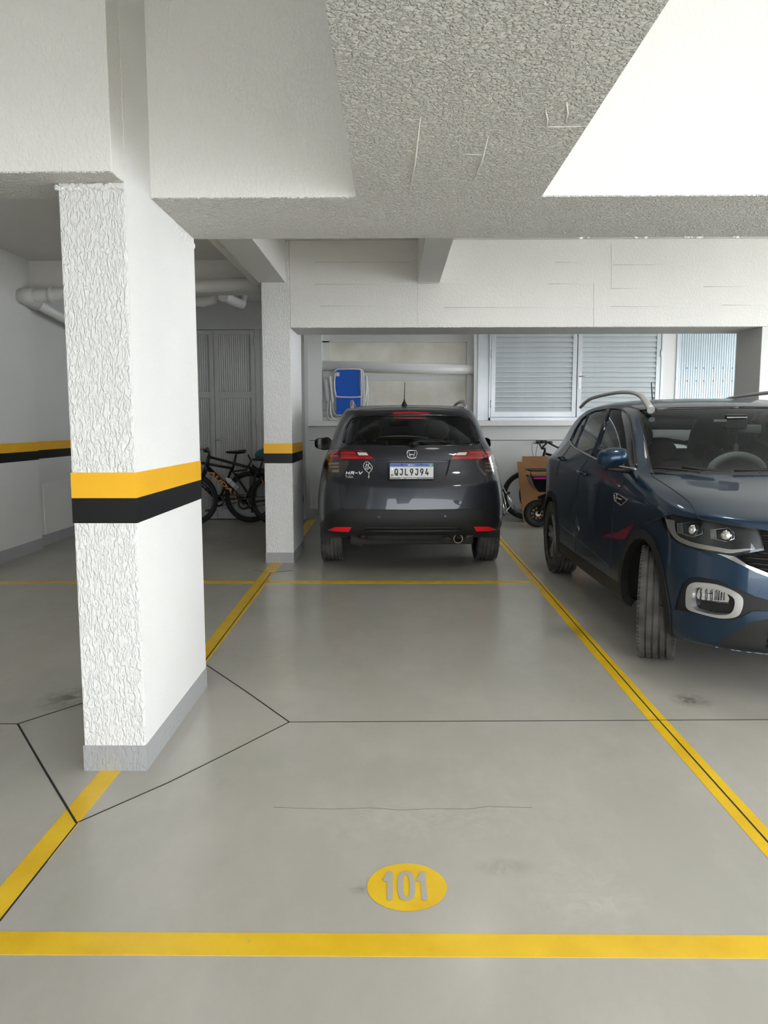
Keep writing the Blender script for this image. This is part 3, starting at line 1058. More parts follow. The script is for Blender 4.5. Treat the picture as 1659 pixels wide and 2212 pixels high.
    # --- splitting
    def _cut(self, poly2, plane, to2, cand, label):
        lay = self.lay
        x0, x1 = min(p[0] for p in poly2), max(p[0] for p in poly2)
        y0, y1 = min(p[1] for p in poly2), max(p[1] for p in poly2)
        faces = []
        for f in cand:
            q = [to2(v.co) for v in f.verts]
            if max(p[0] for p in q) < x0 or min(p[0] for p in q) > x1 or max(p[1] for p in q) < y0 or min(p[1] for p in q) > y1:
                continue
            faces.append(f)
        n = len(poly2)
        for i in range(n):
            co, no, s0, s1 = plane(i)
            # only faces near this edge
            mx0, mx1 = min(s0[0], s1[0]), max(s0[0], s1[0])
            my0, my1 = min(s0[1], s1[1]), max(s0[1], s1[1])
            sel, rest = [], []
            for f in faces:
                q = [to2(v.co) for v in f.verts]
                if max(p[0] for p in q) < mx0 or min(p[0] for p in q) > mx1 or max(p[1] for p in q) < my0 or min(p[1] for p in q) > my1:
                    rest.append(f)
                else:
                    sel.append(f)
            if not sel:
                continue
            geom = list({e for f in sel for e in f.edges}) + list({v for f in sel for v in f.verts}) + sel
            r = bmesh.ops.bisect_plane(self.bm, geom=geom, plane_co=co, plane_no=no, dist=1e-6)
            keep = {g for g in r['geom'] if isinstance(g, bmesh.types.BMFace)} | {f for f in sel if f.is_valid}
            faces = rest + list(keep)
        li = self.names.index(label) if label in self.names else len(self.names)
        if li == len(self.names):
            self.names.append(label)
        cnt = 0
        for f in faces:
            if f.is_valid and inside2(to2(f.calc_center_median()), poly2):
                f[lay] = li
                cnt += 1
        return cnt

    def cut_view(self, label, px, only=None):
        """split along an outline measured in the photograph"""
        cand = []
        for f in self.bm.faces:
            c = f.calc_center_median()
            if f.normal.dot(c - self.eye) < 0.02 * (c - self.eye).length and (only is None or f[self.lay] in only):
                cand.append(f)

        def plane(i):
            p, q = px[i], px[(i + 1) % len(px)]
            return self.eye, self.ray(*p).cross(self.ray(*q)).normalized(), p, q
        return self._cut(px, plane, self.pix, cand, label)

    def cut_axis(self, label, poly, axis, cond, only=None):
        """split along an outline in a plane: axis 'x' -> (y, z) outline, 'y' -> (x, z), 'z' -> (x, y); only faces where cond(face centre)"""
        ii = {'x': (1, 2), 'y': (0, 2), 'z': (0, 1)}[axis]
        ax = Vector([1.0 if 'xyz'[k] == axis else 0.0 for k in range(3)])
        to2 = lambda c: (c[ii[0]], c[ii[1]])

        def p3(p):
            v = Vector((0, 0, 0))
            v[ii[0]], v[ii[1]] = p
            return v
        cand = [f for f in self.bm.faces if cond(f.calc_center_median(), f.normal) and (only is None or f[self.lay] in only)]

        def plane(i):
            p, q = poly[i], poly[(i + 1) % len(poly)]
            return p3(p), (p3(q) - p3(p)).cross(ax).normalized(), p, q
        return self._cut(poly, plane, to2, cand, label)

    # --- building meshes
    def panel(self, label, name, mat, parent, offset=0.0, rim=0.014, mode='both', tagl=None):
        """make the mesh of a labelled region; mode: both = one mesh with its mirror image, left, right, pair"""
        if label not in self.names:
            return []
        li = self.names.index(label)
        fs = [f for f in self.bm.faces if f[self.lay] == li]
        if not fs:
            print('EMPTY PANEL', label)
            return []
        vmap, vs, ns = {}, [], []
        for f in fs:
            for v in f.verts:
                if v not in vmap:
                    vmap[v] = len(vs)
                    n = self.normal_at(v.co)
                    vs.append(v.co + n * offset)
                    ns.append(n)
        faces = [[vmap[v] for v in f.verts] for f in fs]
        fset = set(fs)
        bed = []
        for f in fs:
            for e in f.edges:
                if sum(1 for g in e.link_faces if g in fset) == 1:
                    a, b_ = e.verts
                    if abs(a.co.x - self.xc) < 1e-4 and abs(b_.co.x - self.xc) < 1e-4:
                        continue
                    # orientation as in the face
                    vl = list(f.verts)
                    k = vl.index(a)
                    bed.append((a, b_) if vl[(k + 1) % len(vl)] is b_ else (b_, a))
        n0 = len(vs)
        if rim:
            rmap = {}
            for a, b_ in bed:
                ids = []
                for v in (a, b_):
                    if v not in rmap:
                        rmap[v] = (len(vs), len(vs) + 1)
                        base = vs[vmap[v]]
                        vs += [base.copy(), base - ns[vmap[v]] * rim]
                        ns += [None, None]
                    ids.append(rmap[v])
                faces.append([ids[0][0], ids[0][1], ids[1][1], ids[1][0]])
        out = []
        sides = {'left': [1], 'right': [-1], 'both': [0], 'pair': [1, -1]}[mode]
        for s in sides:
            V_, F_, N_ = [], [], []
            if s in (1, 0):
                V_ += vs
                F_ += faces
                N_ += ns
            if s in (-1, 0):
                o = len(V_)
                V_ += [Vector((2 * self.xc - v.x, v.y, v.z)) for v in vs]
                F_ += [[i + o for i in reversed(f)] for f in faces]
                N_ += [None if n is None else Vector((-n.x, n.y, n.z)) for n in ns]
            me = bpy.data.meshes.new(name)
            me.from_pydata(V_, [], F_)
            me.polygons.foreach_set('use_smooth', [True] * len(me.polygons))
            vn = [Vector(x.vector) for x in me.vertex_normals]
            me.normals_split_custom_set_from_vertices([tuple(n) if n is not None else tuple(vn[i]) for i, n in enumerate(N_)])
            me.materials.append(M[mat] if isinstance(mat, str) else mat)
            ob = bpy.data.objects.new(name, me)
            C.objects.link(ob)
            if parent:
                put_under(ob, parent)
            if tagl:
                ob['label'] = tagl
            out.append(ob)
        return out

    def path(self, pxs, lift=0.0, sub=6):
        """pixel polyline laid on the shell"""
        out = []
        for i in range(len(pxs) - 1):
            for k in range(sub + (1 if i == len(pxs) - 2 else 0)):
                t = k / sub
                p, n = self.hit(pxs[i][0] + (pxs[i + 1][0] - pxs[i][0]) * t, pxs[i][1] + (pxs[i + 1][1] - pxs[i][1]) * t)
                out.append(p + n * lift)
        return out

    def mirror_pts(self, pts):
        return [Vector((2 * self.xc - p[0], p[1], p[2])) for p in pts]


def _trim(self, name, mat, parent, pxs, r=0.003, lift=0.0, sub=6):
    """thin strip or gap along an outline on the shell, one mesh for each side of the car"""
    p = self.path(pxs, lift, sub)
    for q in (p, self.mirror_pts(p)):
        MB().tube(q, r, 6).build(name, mat, parent)


Body.trim = _trim


def inside2(p, poly):
    x, y = p
    c = False
    n = len(poly)
    j = n - 1
    for i in range(n):
        xi, yi = poly[i]
        xj, yj = poly[j]
        if (yi > y) != (yj > y) and x < (xj - xi) * (y - yi) / (yj - yi) + xi:
            c = not c
        j = i
    return c


def smooth_poly(pts, closed=True, sub=4):
    """rounded outline through the given points (Catmull-Rom)"""
    n = len(pts)
    out = []
    rng = range(n) if closed else range(n - 1)
    for i in rng:
        p0 = pts[(i - 1) % n] if closed or i > 0 else pts[0]
        p1, p2 = pts[i], pts[(i + 1) % n]
        p3 = pts[(i + 2) % n] if closed or i + 2 < n else p2
        for k in range(sub):
            t = k / sub
            out.append(tuple(0.5 * (2 * p1[d] + (-p0[d] + p2[d]) * t + (2 * p0[d] - 5 * p1[d] + 4 * p2[d] - p3[d]) * t * t + (-p0[d] + 3 * p1[d] - 3 * p2[d] + p3[d]) * t ** 3) for d in range(len(p1))))
    if not closed:
        out.append(tuple(pts[-1]))
    return out


def circle2(cx, cy, r, n=28, a0=0.0, a1=2 * PI):
    return [(cx + r * math.cos(a0 + (a1 - a0) * k / n), cy + r * math.sin(a0 + (a1 - a0) * k / n)) for k in range(n)]


M['rim_dark'] = pbr('dark_rim', (0.012, 0.012, 0.013, 1), 0.35)


def arch_liner(parent, c, r, x0, x1):
    """dark half shell over a wheel"""
    vs, fs = [], []
    n = 20
    for k in range(n + 1):
        an = math.radians(-8 + 196 * k / n)
        for x in (x0, x1):
            vs.append((x, c[1] + r * math.cos(an), max(0.26, c[2] + r * math.sin(an))))
    for k in range(n):
        fs.append((2 * k, 2 * k + 1, 2 * k + 3, 2 * k + 2))
    return MB().add(vs, fs, True).build('wheel_liner', 'interior', parent)


def wheel(parent, c, axis, r, w, style, name='wheel'):
    """tyre with grooves, rim, spokes, hub; axis points outwards; wheel parts hang under a wheel part"""
    ax = Vector(axis).normalized()
    c = Vector(c)
    h = w / 2
    prof = [(-h * 0.80, r * 0.66), (-h * 0.98, r * 0.74), (-h, r * 0.85), (-h * 0.95, r * 0.95), (-h * 0.84, r * 0.985)]
    g = [(-0.52, 0.05), (-0.18, 0.055), (0.18, 0.055), (0.52, 0.05)]
    for gx, gw in g:
        prof += [(h * (gx - gw), r * 0.999), (h * (gx - gw * 0.8), r * 0.970), (h * (gx + gw * 0.8), r * 0.970), (h * (gx + gw), r * 0.999)]
    prof += [(h * 0.84, r * 0.985), (h * 0.95, r * 0.95), (h, r * 0.85), (h * 0.98, r * 0.74), (h * 0.80, r * 0.66)]
    tyre = MB().lathe(prof, c, ax, 56, smooth=False).build(name, 'rubber', parent)
    # shoulder sipes: small blocks cut look
    u = ax.orthogonal().normalized()
    v = ax.cross(u)
    mb = MB()
    for k in range(72):
        an = 2 * PI * k / 72
        d = u * math.cos(an) + v * math.sin(an)
        t = ax.cross(d)
        for s in (-1, 1):
            mb.obox(c + d * (r * 0.984) + ax * (s * h * 0.80), ax, t, d, (h * 0.16, r * 0.010, r * 0.007))
    mb.build('tread_blocks', 'rubber', tyre)['kind'] = 'stuff'
    # rim barrel and face
    rim = MB().lathe([(-h * 0.8, r * 0.67), (-h * 0.6, r * 0.60), (h * 0.55, r * 0.60), (h * 0.80, r * 0.665), (h * 0.86, r * 0.68), (h * 0.86, r * 0.65), (h * 0.6, r * 0.585)], c, ax, 48).build('rim', 'rim_dark', tyre)
    mb = MB()
    n = 5
    for k in range(n):
        for off in (-0.17, 0.17):
            an = 2 * PI * k / n
            d0 = u * math.cos(an + off * 0.6) + v * math.sin(an + off * 0.6)
            d1 = u * math.cos(an + off) + v * math.sin(an + off)
            t = ax.cross((d0 + d1).normalized())
            p0 = c + d0 * (r * 0.12) + ax * (h * 0.62)
            p1_ = c + d1 * (r * 0.62) + ax * (h * 0.74)
            wd0, wd1 = r * 0.045, r * 0.06
            vs = [p0 - t * wd0, p0 + t * wd0, p1_ + t * wd1, p1_ - t * wd1]
            mb.prism(vs, -ax * 0.02)
    mb.build('spokes', 'satin', rim)
    MB().lathe([(h * 0.5, r * 0.19), (h * 0.66, r * 0.17), (h * 0.70, r * 0.09), (h * 0.70, 0.0)], c, ax, 24).build('hub_cap', 'satin', rim)
    MB().lathe([(-h * 0.3, 0.0), (-h * 0.3, r * 0.46), (-h * 0.1, r * 0.46), (-h * 0.1, 0.0)], c, ax, 32).build('brake_disc', 'lamp_house', rim)
    return tyre


def seat(parent, x, y, z, face, mat='fabric', back_h=0.62):
    """front seat with head restraint; face = +1 looks to +y, -1 to -y"""
    s = MB()
    s.ell((x, y, z), (0.25, 0.26, 0.10), 16, 10)
    o = s.build('car_seat', mat, parent)
    b = MB()
    ctrl = []
    nseg = 8
    for k in range(nseg + 1):
        t = k / nseg
        w = 0.25 - 0.06 * max(0, t - 0.6) / 0.4 - 0.03 * (1 - t)
        cy = y - face * (0.22 + 0.20 * t)
        ctrl.append((w, cy, z + 0.02 + back_h * t))
    vs, fs = [], []
    m = 16
    for (w, cy, zz) in ctrl:
        for i in range(m):
            an = 2 * PI * i / m
            cx_, sx_ = math.cos(an), math.sin(an)
            vs.append((x + w * math.copysign(abs(cx_) ** 0.6, cx_), cy + 0.07 * math.copysign(abs(sx_) ** 0.7, sx_), zz))
    for j in range(nseg):
        for i in range(m):
            l = (i + 1) % m
            fs.append((j * m + i, j * m + l, (j + 1) * m + l, (j + 1) * m + i))
    b.add(vs, fs, True)
    b.add(vs[-m:], [tuple(range(m))])
    b.build('seat_back', mat, o)
    hz = z + back_h + 0.13
    hy = y - face * 0.43
    MB().ell((x, hy, hz), (0.135, 0.06, 0.115), 18, 12).build('head_restraint', mat, o)
    for s_ in (-0.05, 0.05):
        MB().cyl((x + s_, hy, hz - 0.16), (x + s_, hy, hz - 0.06), 0.007).build('post', 'steel', o)
    return o


GLYPH = {
    'Q': [[(0.5, 1), (0.2, 0.95), (0.05, 0.75), (0.05, 0.25), (0.2, 0.05), (0.5, 0), (0.8, 0.05), (0.95, 0.25), (0.95, 0.75), (0.8, 0.95), (0.5, 1)], [(0.55, 0.28), (0.98, -0.06)]],
    'J': [[(0.25, 0.98), (0.85, 0.98), (0.85, 0.25), (0.72, 0.05), (0.5, 0), (0.22, 0.05), (0.08, 0.22)]],
    'L': [[(0.1, 1), (0.1, 0.02), (0.95, 0.02)]],
    '9': [[(0.92, 0.68), (0.85, 0.9), (0.68, 1), (0.35, 1), (0.15, 0.9), (0.06, 0.7), (0.15, 0.5), (0.4, 0.4), (0.7, 0.46), (0.92, 0.68)], [(0.92, 0.68), (0.75, 0.35), (0.38, 0.0)]],
    '4': [[(0.45, 1), (0.04, 0.24), (1.0, 0.24)], [(0.72, 0.5), (0.72, 0.0)]],
    'B': [[(0.08, 0), (0.08, 1), (0.6, 1), (0.85, 0.88), (0.85, 0.65), (0.6, 0.53), (0.08, 0.53)], [(0.6, 0.53), (0.92, 0.4), (0.92, 0.14), (0.65, 0), (0.08, 0)]],
    'R': [[(0.08, 0), (0.08, 1), (0.65, 1), (0.9, 0.88), (0.9, 0.6), (0.65, 0.48), (0.08, 0.48)], [(0.55, 0.48), (0.95, 0)]],
    'A': [[(0.0, 0), (0.5, 1), (1.0, 0)], [(0.2, 0.35), (0.8, 0.35)]],
    'S': [[(0.9, 0.85), (0.6, 1), (0.25, 0.95), (0.1, 0.75), (0.25, 0.55), (0.75, 0.45), (0.9, 0.25), (0.75, 0.05), (0.4, 0), (0.08, 0.15)]],
    'I': [[(0.5, 0), (0.5, 1)]],
    'H': [[(0.05, 0), (0.05, 1)], [(0.95, 0), (0.95, 1)], [(0.05, 0.5), (0.95, 0.5)]],
    'V': [[(0, 1), (0.45, 0.02), (1, 1)]],
    '-': [[(0.15, 0.5), (0.85, 0.5)]],
    '1': [[(0.05, 0.72), (0.30, 0.82), (0.50, 1.0)], [(0.56, 1.0), (0.56, 0.0)]],
    '0': [[(0.5, 1), (0.22, 0.95), (0.1, 0.72), (0.1, 0.28), (0.22, 0.05), (0.5, 0), (0.78, 0.05), (0.9, 0.28), (0.9, 0.72), (0.78, 0.95), (0.5, 1)]],
}


def strokes(txt, h, cw, gap, sw, widths=None):
    """flat sign lettering drawn in strokes: list of quads as 2D points, origin lower left"""
    polys, x = [], 0.0
    for ch in txt:
        w = cw * (widths or {}).get(ch, 1.0)
        for line in GLYPH[ch]:
            pts = [Vector((x + sw / 2 + px * (w - sw), sw / 2 + py * (h - sw), 0)) for px, py in line]
            for i, (a, b) in enumerate(zip(pts[:-1], pts[1:])):
                n = (b - a).normalized().cross(Vector((0, 0, 1))) * (sw / 2)
                polys.append([a - n, b - n, b + n, a + n])
            for p in pts:
                polys.append([p + Vector((math.cos(2 * PI * k / 10), math.sin(2 * PI * k / 10), 0)) * (sw / 2) for k in range(10)])
        x += w + gap
    return polys


def sign(name, polys, origin, ex, ey, mat, parent, lift=0.001, slant=0.0):
    ex, ey = Vector(ex).normalized(), Vector(ey).normalized()
    n = ex.cross(ey)
    mb = MB()
    for i, q in enumerate(polys):
        mb.add([Vector(origin) + ex * (v.x + slant * v.y) + ey * v.y + n * (lift + 1e-5 * (i % 7)) for v in q], [tuple(range(len(q)))])
    return mb.build(name, mat, parent)

# ------------------------------------------------------------------ graphite hatchback seen from behind
HX, HY = 0.163, 6.86
capH = [
    [(0.42, 0.780, 1.125), (0.30, 0.695, 1.150), (0.225, 0.555, 1.165), (0.175, 0.28, 1.160), (0.160, 0, 1.158)],
    [(0.80, 0.795, 1.140), (0.62, 0.710, 1.265), (0.42, 0.605, 1.330), (0.37, 0.30, 1.328), (0.35, 0, 1.327)],
    [(1.15, 0.810, 1.135), (0.90, 0.710, 1.395), (0.66, 0.595, 1.490), (0.57, 0.29, 1.502), (0.555, 0, 1.504)],
    [(1.40, 0.820, 1.125), (1.25, 0.728, 1.405), (1.05, 0.635, 1.550), (1.00, 0.31, 1.565), (1.00, 0, 1.568)],
    [(1.90, 0.830, 1.105), (1.85, 0.745, 1.375), (1.80, 0.645, 1.562), (1.80, 0.32, 1.578), (1.80, 0, 1.582)],
    [(2.50, 0.835, 1.080), (2.55, 0.755, 1.330), (2.55, 0.630, 1.525), (2.50, 0.32, 1.553), (2.50, 0, 1.558)],
    [(2.95, 0.840, 1.055), (3.05, 0.760, 1.190), (3.02, 0.670, 1.305), (3.08, 0.33, 1.330), (3.10, 0, 1.335)],
    [(3.30, 0.840, 1.020), (3.44, 0.770, 1.045), (3.48, 0.680, 1.065), (3.58, 0.35, 1.085), (3.60, 0, 1.090)],
    [(3.85, 0.800, 0.940), (3.85, 0.660, 0.985), (3.88, 0.500, 1.000), (3.90, 0.25, 1.010), (3.90, 0, 1.010)],
    [(4.12, 0.720, 0.840), (4.18, 0.600, 0.850), (4.21, 0.450, 0.855), (4.23, 0.22, 0.855), (4.24, 0, 0.855)],
]


def girdleH():
    near = {  # k4..k0
        1: [(0.140, 0, 1.05), (0.150, 0.28, 1.05), (0.185, 0.56, 1.05), (0.265, 0.722, 1.045), (0.43, 0.802, 1.04)],
        2: [(0.115, 0, 0.93), (0.125, 0.28, 0.93), (0.160, 0.57, 0.935), (0.245, 0.742, 0.935), (0.43, 0.838, 0.935)],
        3: [(0.045, 0, 0.80), (0.055, 0.30, 0.805), (0.100, 0.60, 0.82), (0.205, 0.775, 0.84), (0.43, 0.868, 0.85)],
        4: [(0.022, 0, 0.70), (0.032, 0.30, 0.70), (0.075, 0.61, 0.71), (0.190, 0.795, 0.72), (0.43, 0.890, 0.73)],
        5: [(0.010, 0, 0.585), (0.018, 0.30, 0.585), (0.055, 0.62, 0.588), (0.165, 0.800, 0.60), (0.42, 0.902, 0.62)],
        6: [(0.000, 0, 0.50), (0.008, 0.30, 0.50), (0.050, 0.62, 0.50), (0.155, 0.795, 0.50), (0.40, 0.895, 0.50)],
        7: [(0.030, 0, 0.405), (0.038, 0.30, 0.405), (0.070, 0.62, 0.395), (0.165, 0.780, 0.395), (0.40, 0.880, 0.40)],
        8: [(0.060, 0, 0.365), (0.068, 0.30, 0.365), (0.110, 0.60, 0.355), (0.20, 0.740, 0.36), (0.42, 0.850, 0.36)],
    }
    zs = {1: 1.03, 2: 0.93, 3: 0.84, 4: 0.73, 5: 0.62, 6: 0.48, 7: 0.36, 8: 0.28}
    bo = {1: 0.022, 2: 0.045, 3: 0.055, 4: 0.066, 5: 0.072, 6: 0.070, 7: 0.062, 8: 0.02}
    rows = []
    for l in range(1, 9):
        r = list(near[l])
        for i in range(1, len(capH) - 1):
            a, b_, z = capH[i][0]
            z0 = z
            zz = min(zs[l], z0 - 0.03 * l)
            bb = 0.83 + bo[l] if i < 8 else b_ + bo[l]
            r.append((a, bb, zz))
        far = capH[-1]
        for k, (a, b_, z) in enumerate(far):
            zz = min(zs[l], z - 0.03 * l)
            f = 0.03 if l < 6 else 0.0
            r.append((a + (0.06 if l in (3, 4, 5) else 0.04) * (1 if l < 7 else 0), b_ * (1.06 if k < 3 else 1.0), zz))
        rows.append(r)
    return rows


H = Body(HX, HY, capH, girdleH(), crease=[('row', 2, 2, 6, 0.35), ('level', 5, 0, 4, 0.3), ('level', 3, 0, 4, 0.7), ('station', 2, 2, 4, 0.5)], yaw=math.radians(1.3))
M['glint'] = pbr('lamp_glint', (0.30, 0.25, 0.20, 1), 0.2, metal=0.6)
M['dark_mirror'] = pbr('dark_mirror', (0.05, 0.05, 0.05, 1), 0.06, metal=1.0)
hr = thing('car', 'graphite grey hatchback parked with its rear to the viewer', 'car', (HX, HY + 0.6, 0))


def q1(pts):
    """outline read off the enlarged rear view (crop origin 660,800, scale 3.687)"""
    return [(660 + x / 3.687, 800 + y / 3.687) for x, y in pts]


flank = lambda c, n: abs(n.x) > 0.35
# openings and panels
H.cut_axis('arch_void', circle2(HY + 0.86, 0.33, 0.365, 32), 'x', lambda c, n: c.x < HX - 0.55 and c.z < 0.85)
H.cut_axis('arch_void', circle2(HY + 3.47, 0.33, 0.365, 32), 'x', lambda c, n: c.x < HX - 0.45 and c.z < 0.85)
H.cut_axis('side_glass', [(HY + 1.12, 1.185), (HY + 2.0, 1.155), (HY + 2.98, 1.11), (HY + 2.72, 1.34), (HY + 2.45, 1.455), (HY + 1.9, 1.50), (HY + 1.45, 1.485), (HY + 1.22, 1.40)], 'x', lambda c, n: n.x < -0.3)
H.cut_axis('windscreen', [(HX - 0.655, 1.11), (HX + 0.1, 1.13), (HX + 0.1, 1.505), (HX - 0.53, 1.475)], 'y', lambda c, n: c.y > HY + 2.5 and n.y > 0.2)
H.cut_view('bumper', q1([(900, 1117), (600, 1113), (285, 1108), (240, 1110), (180, 1150), (125, 1212), (60, 1260), (60, 1420), (900, 1420), (1100, 1420), (1100, 1117)]))
H.cut_view('rear_glass', smooth_poly(q1([(920, 604), (640, 602), (370, 597), (298, 578), (296, 540), (310, 470), (340, 405), (385, 370), (450, 353), (690, 346), (920, 344)]), False, 3) + q1([(1150, 344), (1150, 604)]))
H.cut_view('brake_light', q1([(685, 337), (850, 331), (1000, 331), (1000, 347), (850, 347), (700, 350)]))
H.cut_view('recess', q1([(545, 716), (560, 770), (578, 830), (605, 868), (645, 890), (705, 897), (900, 899), (1100, 899), (1100, 716)]))
H.cut_view('lamp_red', q1([(120, 668), (175, 655), (200, 637), (270, 629), (400, 633), (490, 641), (515, 660), (550, 711), (280, 717), (120, 717)]))
for bar in ([(190, 650), (262, 647), (262, 668), (184, 670)], [(182, 676), (262, 675), (262, 692), (180, 693)], [(284, 647), (395, 651), (402, 668), (284, 668)], [(284, 674), (408, 675), (415, 683), (284, 681)], [(284, 686), (524, 687), (540, 706), (284, 706)]):
    H.cut_view('lamp_bar', q1(bar))
H.cut_view('lamp_reverse', q1([(412, 655), (485, 657), (502, 678), (425, 678)]))
H.cut_view('lamp_low', q1([(120, 718), (280, 718), (352, 722), (335, 760), (305, 810), (275, 851), (225, 838), (185, 800), (120, 760)]))
for bar in ([(176, 738), (266, 735), (268, 750), (182, 753)], [(186, 764), (268, 762), (268, 775), (196, 778)], [(208, 795), (268, 790), (268, 812), (226, 814)]):
    H.cut_view('lamp_glint', q1(bar))
H.cut_view('reflector', q1([(178, 1270), (240, 1247), (370, 1247), (345, 1284), (240, 1281)]))

H.panel('body', 'body_shell', 'paint_grey', hr, rim=0.06)
H.panel('side_glass', 'side_window', 'glass_rear', hr, offset=-0.006, rim=0.0, mode='pair')
H.panel('windscreen', 'windscreen', 'glass_rear', hr, offset=-0.006, rim=0.0)
H.panel('rear_glass', 'rear_window', 'glass_rear', hr, offset=-0.004, rim=0.0, tagl='dark rear window with wiper')
H.panel('brake_light', 'brake_light', 'red_lens', hr, offset=0.004)
H.panel('recess', 'plate_recess', 'paint_grey', hr, offset=-0.055, rim=0.0)
for o in H.panel('bumper', 'rear_bumper', 'black_plastic', hr, offset=0.004, rim=0.03):
    bump_h = o
lamps = H.panel('lamp_red', 'tail_lamp', 'dark_red', hr, offset=0.004, rim=0.03, mode='pair', tagl='red wrap-around tail lamp')
for i, s in enumerate(('left', 'right')):
    H.panel('lamp_bar', 'light_bar', 'red_lens', lamps[i], offset=0.0055, rim=0.004, mode=s)
    H.panel('lamp_reverse', 'reversing_lens', 'drl', lamps[i], offset=0.0055, rim=0.004, mode=s)
    H.panel('lamp_low', 'lower_lens', 'clear_lens', lamps[i], offset=0.004, rim=0.02, mode=s)
    H.panel('lamp_glint', 'lens_reflector', 'glint', lamps[i], offset=0.005, rim=0.004, mode=s)
H.panel('reflector', 'reflector', 'reflector', hr, offset=0.006, rim=0.01, mode='pair')

# black print around the rear glass
H.trim('window_seal', 'gloss_black', hr, q1([(385, 372), (450, 357), (690, 350), (890, 349)]), 0.014, -0.010)
H.trim('window_seal', 'gloss_black', hr, q1([(372, 590), (640, 597), (890, 599)]), 0.012, -0.010)
H.trim('window_seal', 'gloss_black', hr, q1([(302, 570), (316, 470), (348, 402), (388, 372)]), 0.016, -0.012)
for s_, r_, l_ in (([(268, 862), (276, 960), (285, 1105)], 0.0035, 0.0), ([(285, 1106), (600, 1112), (890, 1116)], 0.005, 0.0), ([(300, 575), (286, 600), (272, 628)], 0.003, 0.0),
                   ([(545, 714), (700, 712), (890, 711)], 0.004, -0.004), ([(420, 320), (600, 302), (800, 297), (890, 296)], 0.0025, 0.0), ([(420, 320), (350, 400), (322, 440)], 0.0025, 0.0)):
    H.trim('shut_line', 'joint', hr, q1(s_), r_, l_)
# bumper: sensor buttons, lower splitter
for x, y in ((585, 1165), (1112, 1161)):
    p, n = H.hit(*q1([(x, y)])[0])
    mb = MB().torus(p + n * 0.004, n, 0.0125, 0.0035, 20, 6)
    mb.cyl(p - n * 0.004, p + n * 0.004, 0.010, n=16)
    mb.build('parking_sensor', 'lamp_house', bump_h)
mb = MB()
p = [H.near(b_, 0.405 + 0.0 * b_)[0] + Vector((0, -0.008, 0)) for b_ in [-0.46 + 0.046 * k for k in range(21)]]
mb.tube(p, [0.004 + 0.014 * min(1, 6 * min(k, 20 - k) / 20) for k in range(21)], 8)
mb.build('splitter', 'black_plastic', bump_h)
mb = MB()
p = [H.near(b_, 0.435)[0] + Vector((0, -0.004, 0)) for b_ in [-0.44 + 0.044 * k for k in range(21)]]
mb.tube(p, 0.010, 6)
mb.build('splitter_shadow_gap', 'joint', bump_h)

# emblem, lettering, sticker
ez = [(812, 645), (830, 640), (865, 640), (882, 645), (886, 665), (880, 690), (868, 699), (828, 699), (815, 690), (808, 665)]
mb = MB()
pp_ = H.path(smooth_poly(q1(ez + [ez[0]]), False, 3), 0.006, 2)
mb.tube(pp_, 0.0042, 8)
for st in ([(822, 650), (828, 672), (833, 690)], [(872, 650), (866, 672), (861, 690)], [(829, 674), (847, 671), (865, 674)]):
    H.line(mb, q1(st), 0.0048, 0.006, 4)
mb.build('emblem', 'chrome', hr)
mb = MB()
for i_, q in enumerate(strokes('HR-V', 7.2, 9.2, 0.8, 2.0, {'-': 0.7})):
    mb.add([(lambda r: r[0] + r[1] * (0.004 + 2e-5 * (i_ % 5)))(H.hit(746.2 + v.x + 0.25 * v.y, 1025.6 - v.y)) for v in q], [tuple(range(len(q)))])
mb.build('model_lettering', 'white_vinyl', hr)
H.text('trim_lettering', 'Tokio', *q1([(318, 858)])[0], 17, 5.4, 'drl', hr, lift=0.004, bold=0.01)
mb = MB()
for st in ([(505, 818), (478, 795), (463, 765), (470, 738), (490, 729), (508, 738), (520, 752), (532, 770), (528, 792), (505, 818)],
           [(505, 818), (503, 862)], [(498, 848), (511, 848)], [(478, 790), (482, 765), (492, 750), (500, 760), (492, 778), (478, 790)],
           [(508, 738), (500, 760), (512, 775), (524, 790)], [(487, 742), (478, 770)], [(490, 795), (503, 782), (520, 772)]):
    H.line(mb, smooth_poly(q1(st), False, 3), 0.0028, 0.002, 2, n=5)
mb.build('sticker', 'white_vinyl', hr)

# plate
py = HY + 0.130
pc = H.atY(889.2, 1016, 0.130)
pl = MB().box(pc.x - 0.202, pc.x + 0.202, py, py + 0.012, pc.z - 0.083, pc.z + 0.068, 0.003).build('plate_frame', 'gloss_black', hr)
MB().box(pc.x - 0.198, pc.x + 0.198, py - 0.004, py, pc.z - 0.062, pc.z + 0.064, 0.001).build('number_plate', 'plate_white', pl)
MB().box(pc.x - 0.197, pc.x + 0.197, py - 0.0052, py - 0.003, pc.z + 0.034, pc.z + 0.063).build('blue_strip', 'plate_blue', pl)
ex, ey = (1, 0, 0), (0, 0, 1)
for k_, ch_ in enumerate('QJL9J94'):
    sign('plate_character', strokes(ch_, 0.064, 0.036, 0.0, 0.0105), (pc.x - 0.158 + 0.0465 * k_, py - 0.0045, pc.z - 0.047), ex, ey, 'ink', pl)
sign('country_name', strokes('BRASIL', 0.014, 0.0085, 0.0022, 0.0026), (pc.x - 0.032, py - 0.0055, pc.z + 0.041), ex, ey, 'plate_white', pl)
sign('country_code', strokes('BR', 0.017, 0.009, 0.002, 0.003), (pc.x - 0.188, py - 0.0045, pc.z - 0.052), ex, ey, 'ink', pl)
MB().box(pc.x + 0.156, pc.x + 0.190, py - 0.0062, py - 0.004, pc.z + 0.037, pc.z + 0.060).build('flag_square', 'plate_green', pl)
mb = MB().torus((pc.x + 0.173, py - 0.007, pc.z + 0.0485), (0, 1, 0), 0.006, 0.0015, 12, 4)
mb.build('flag_mark', 'plate_white', pl)
mb = MB()
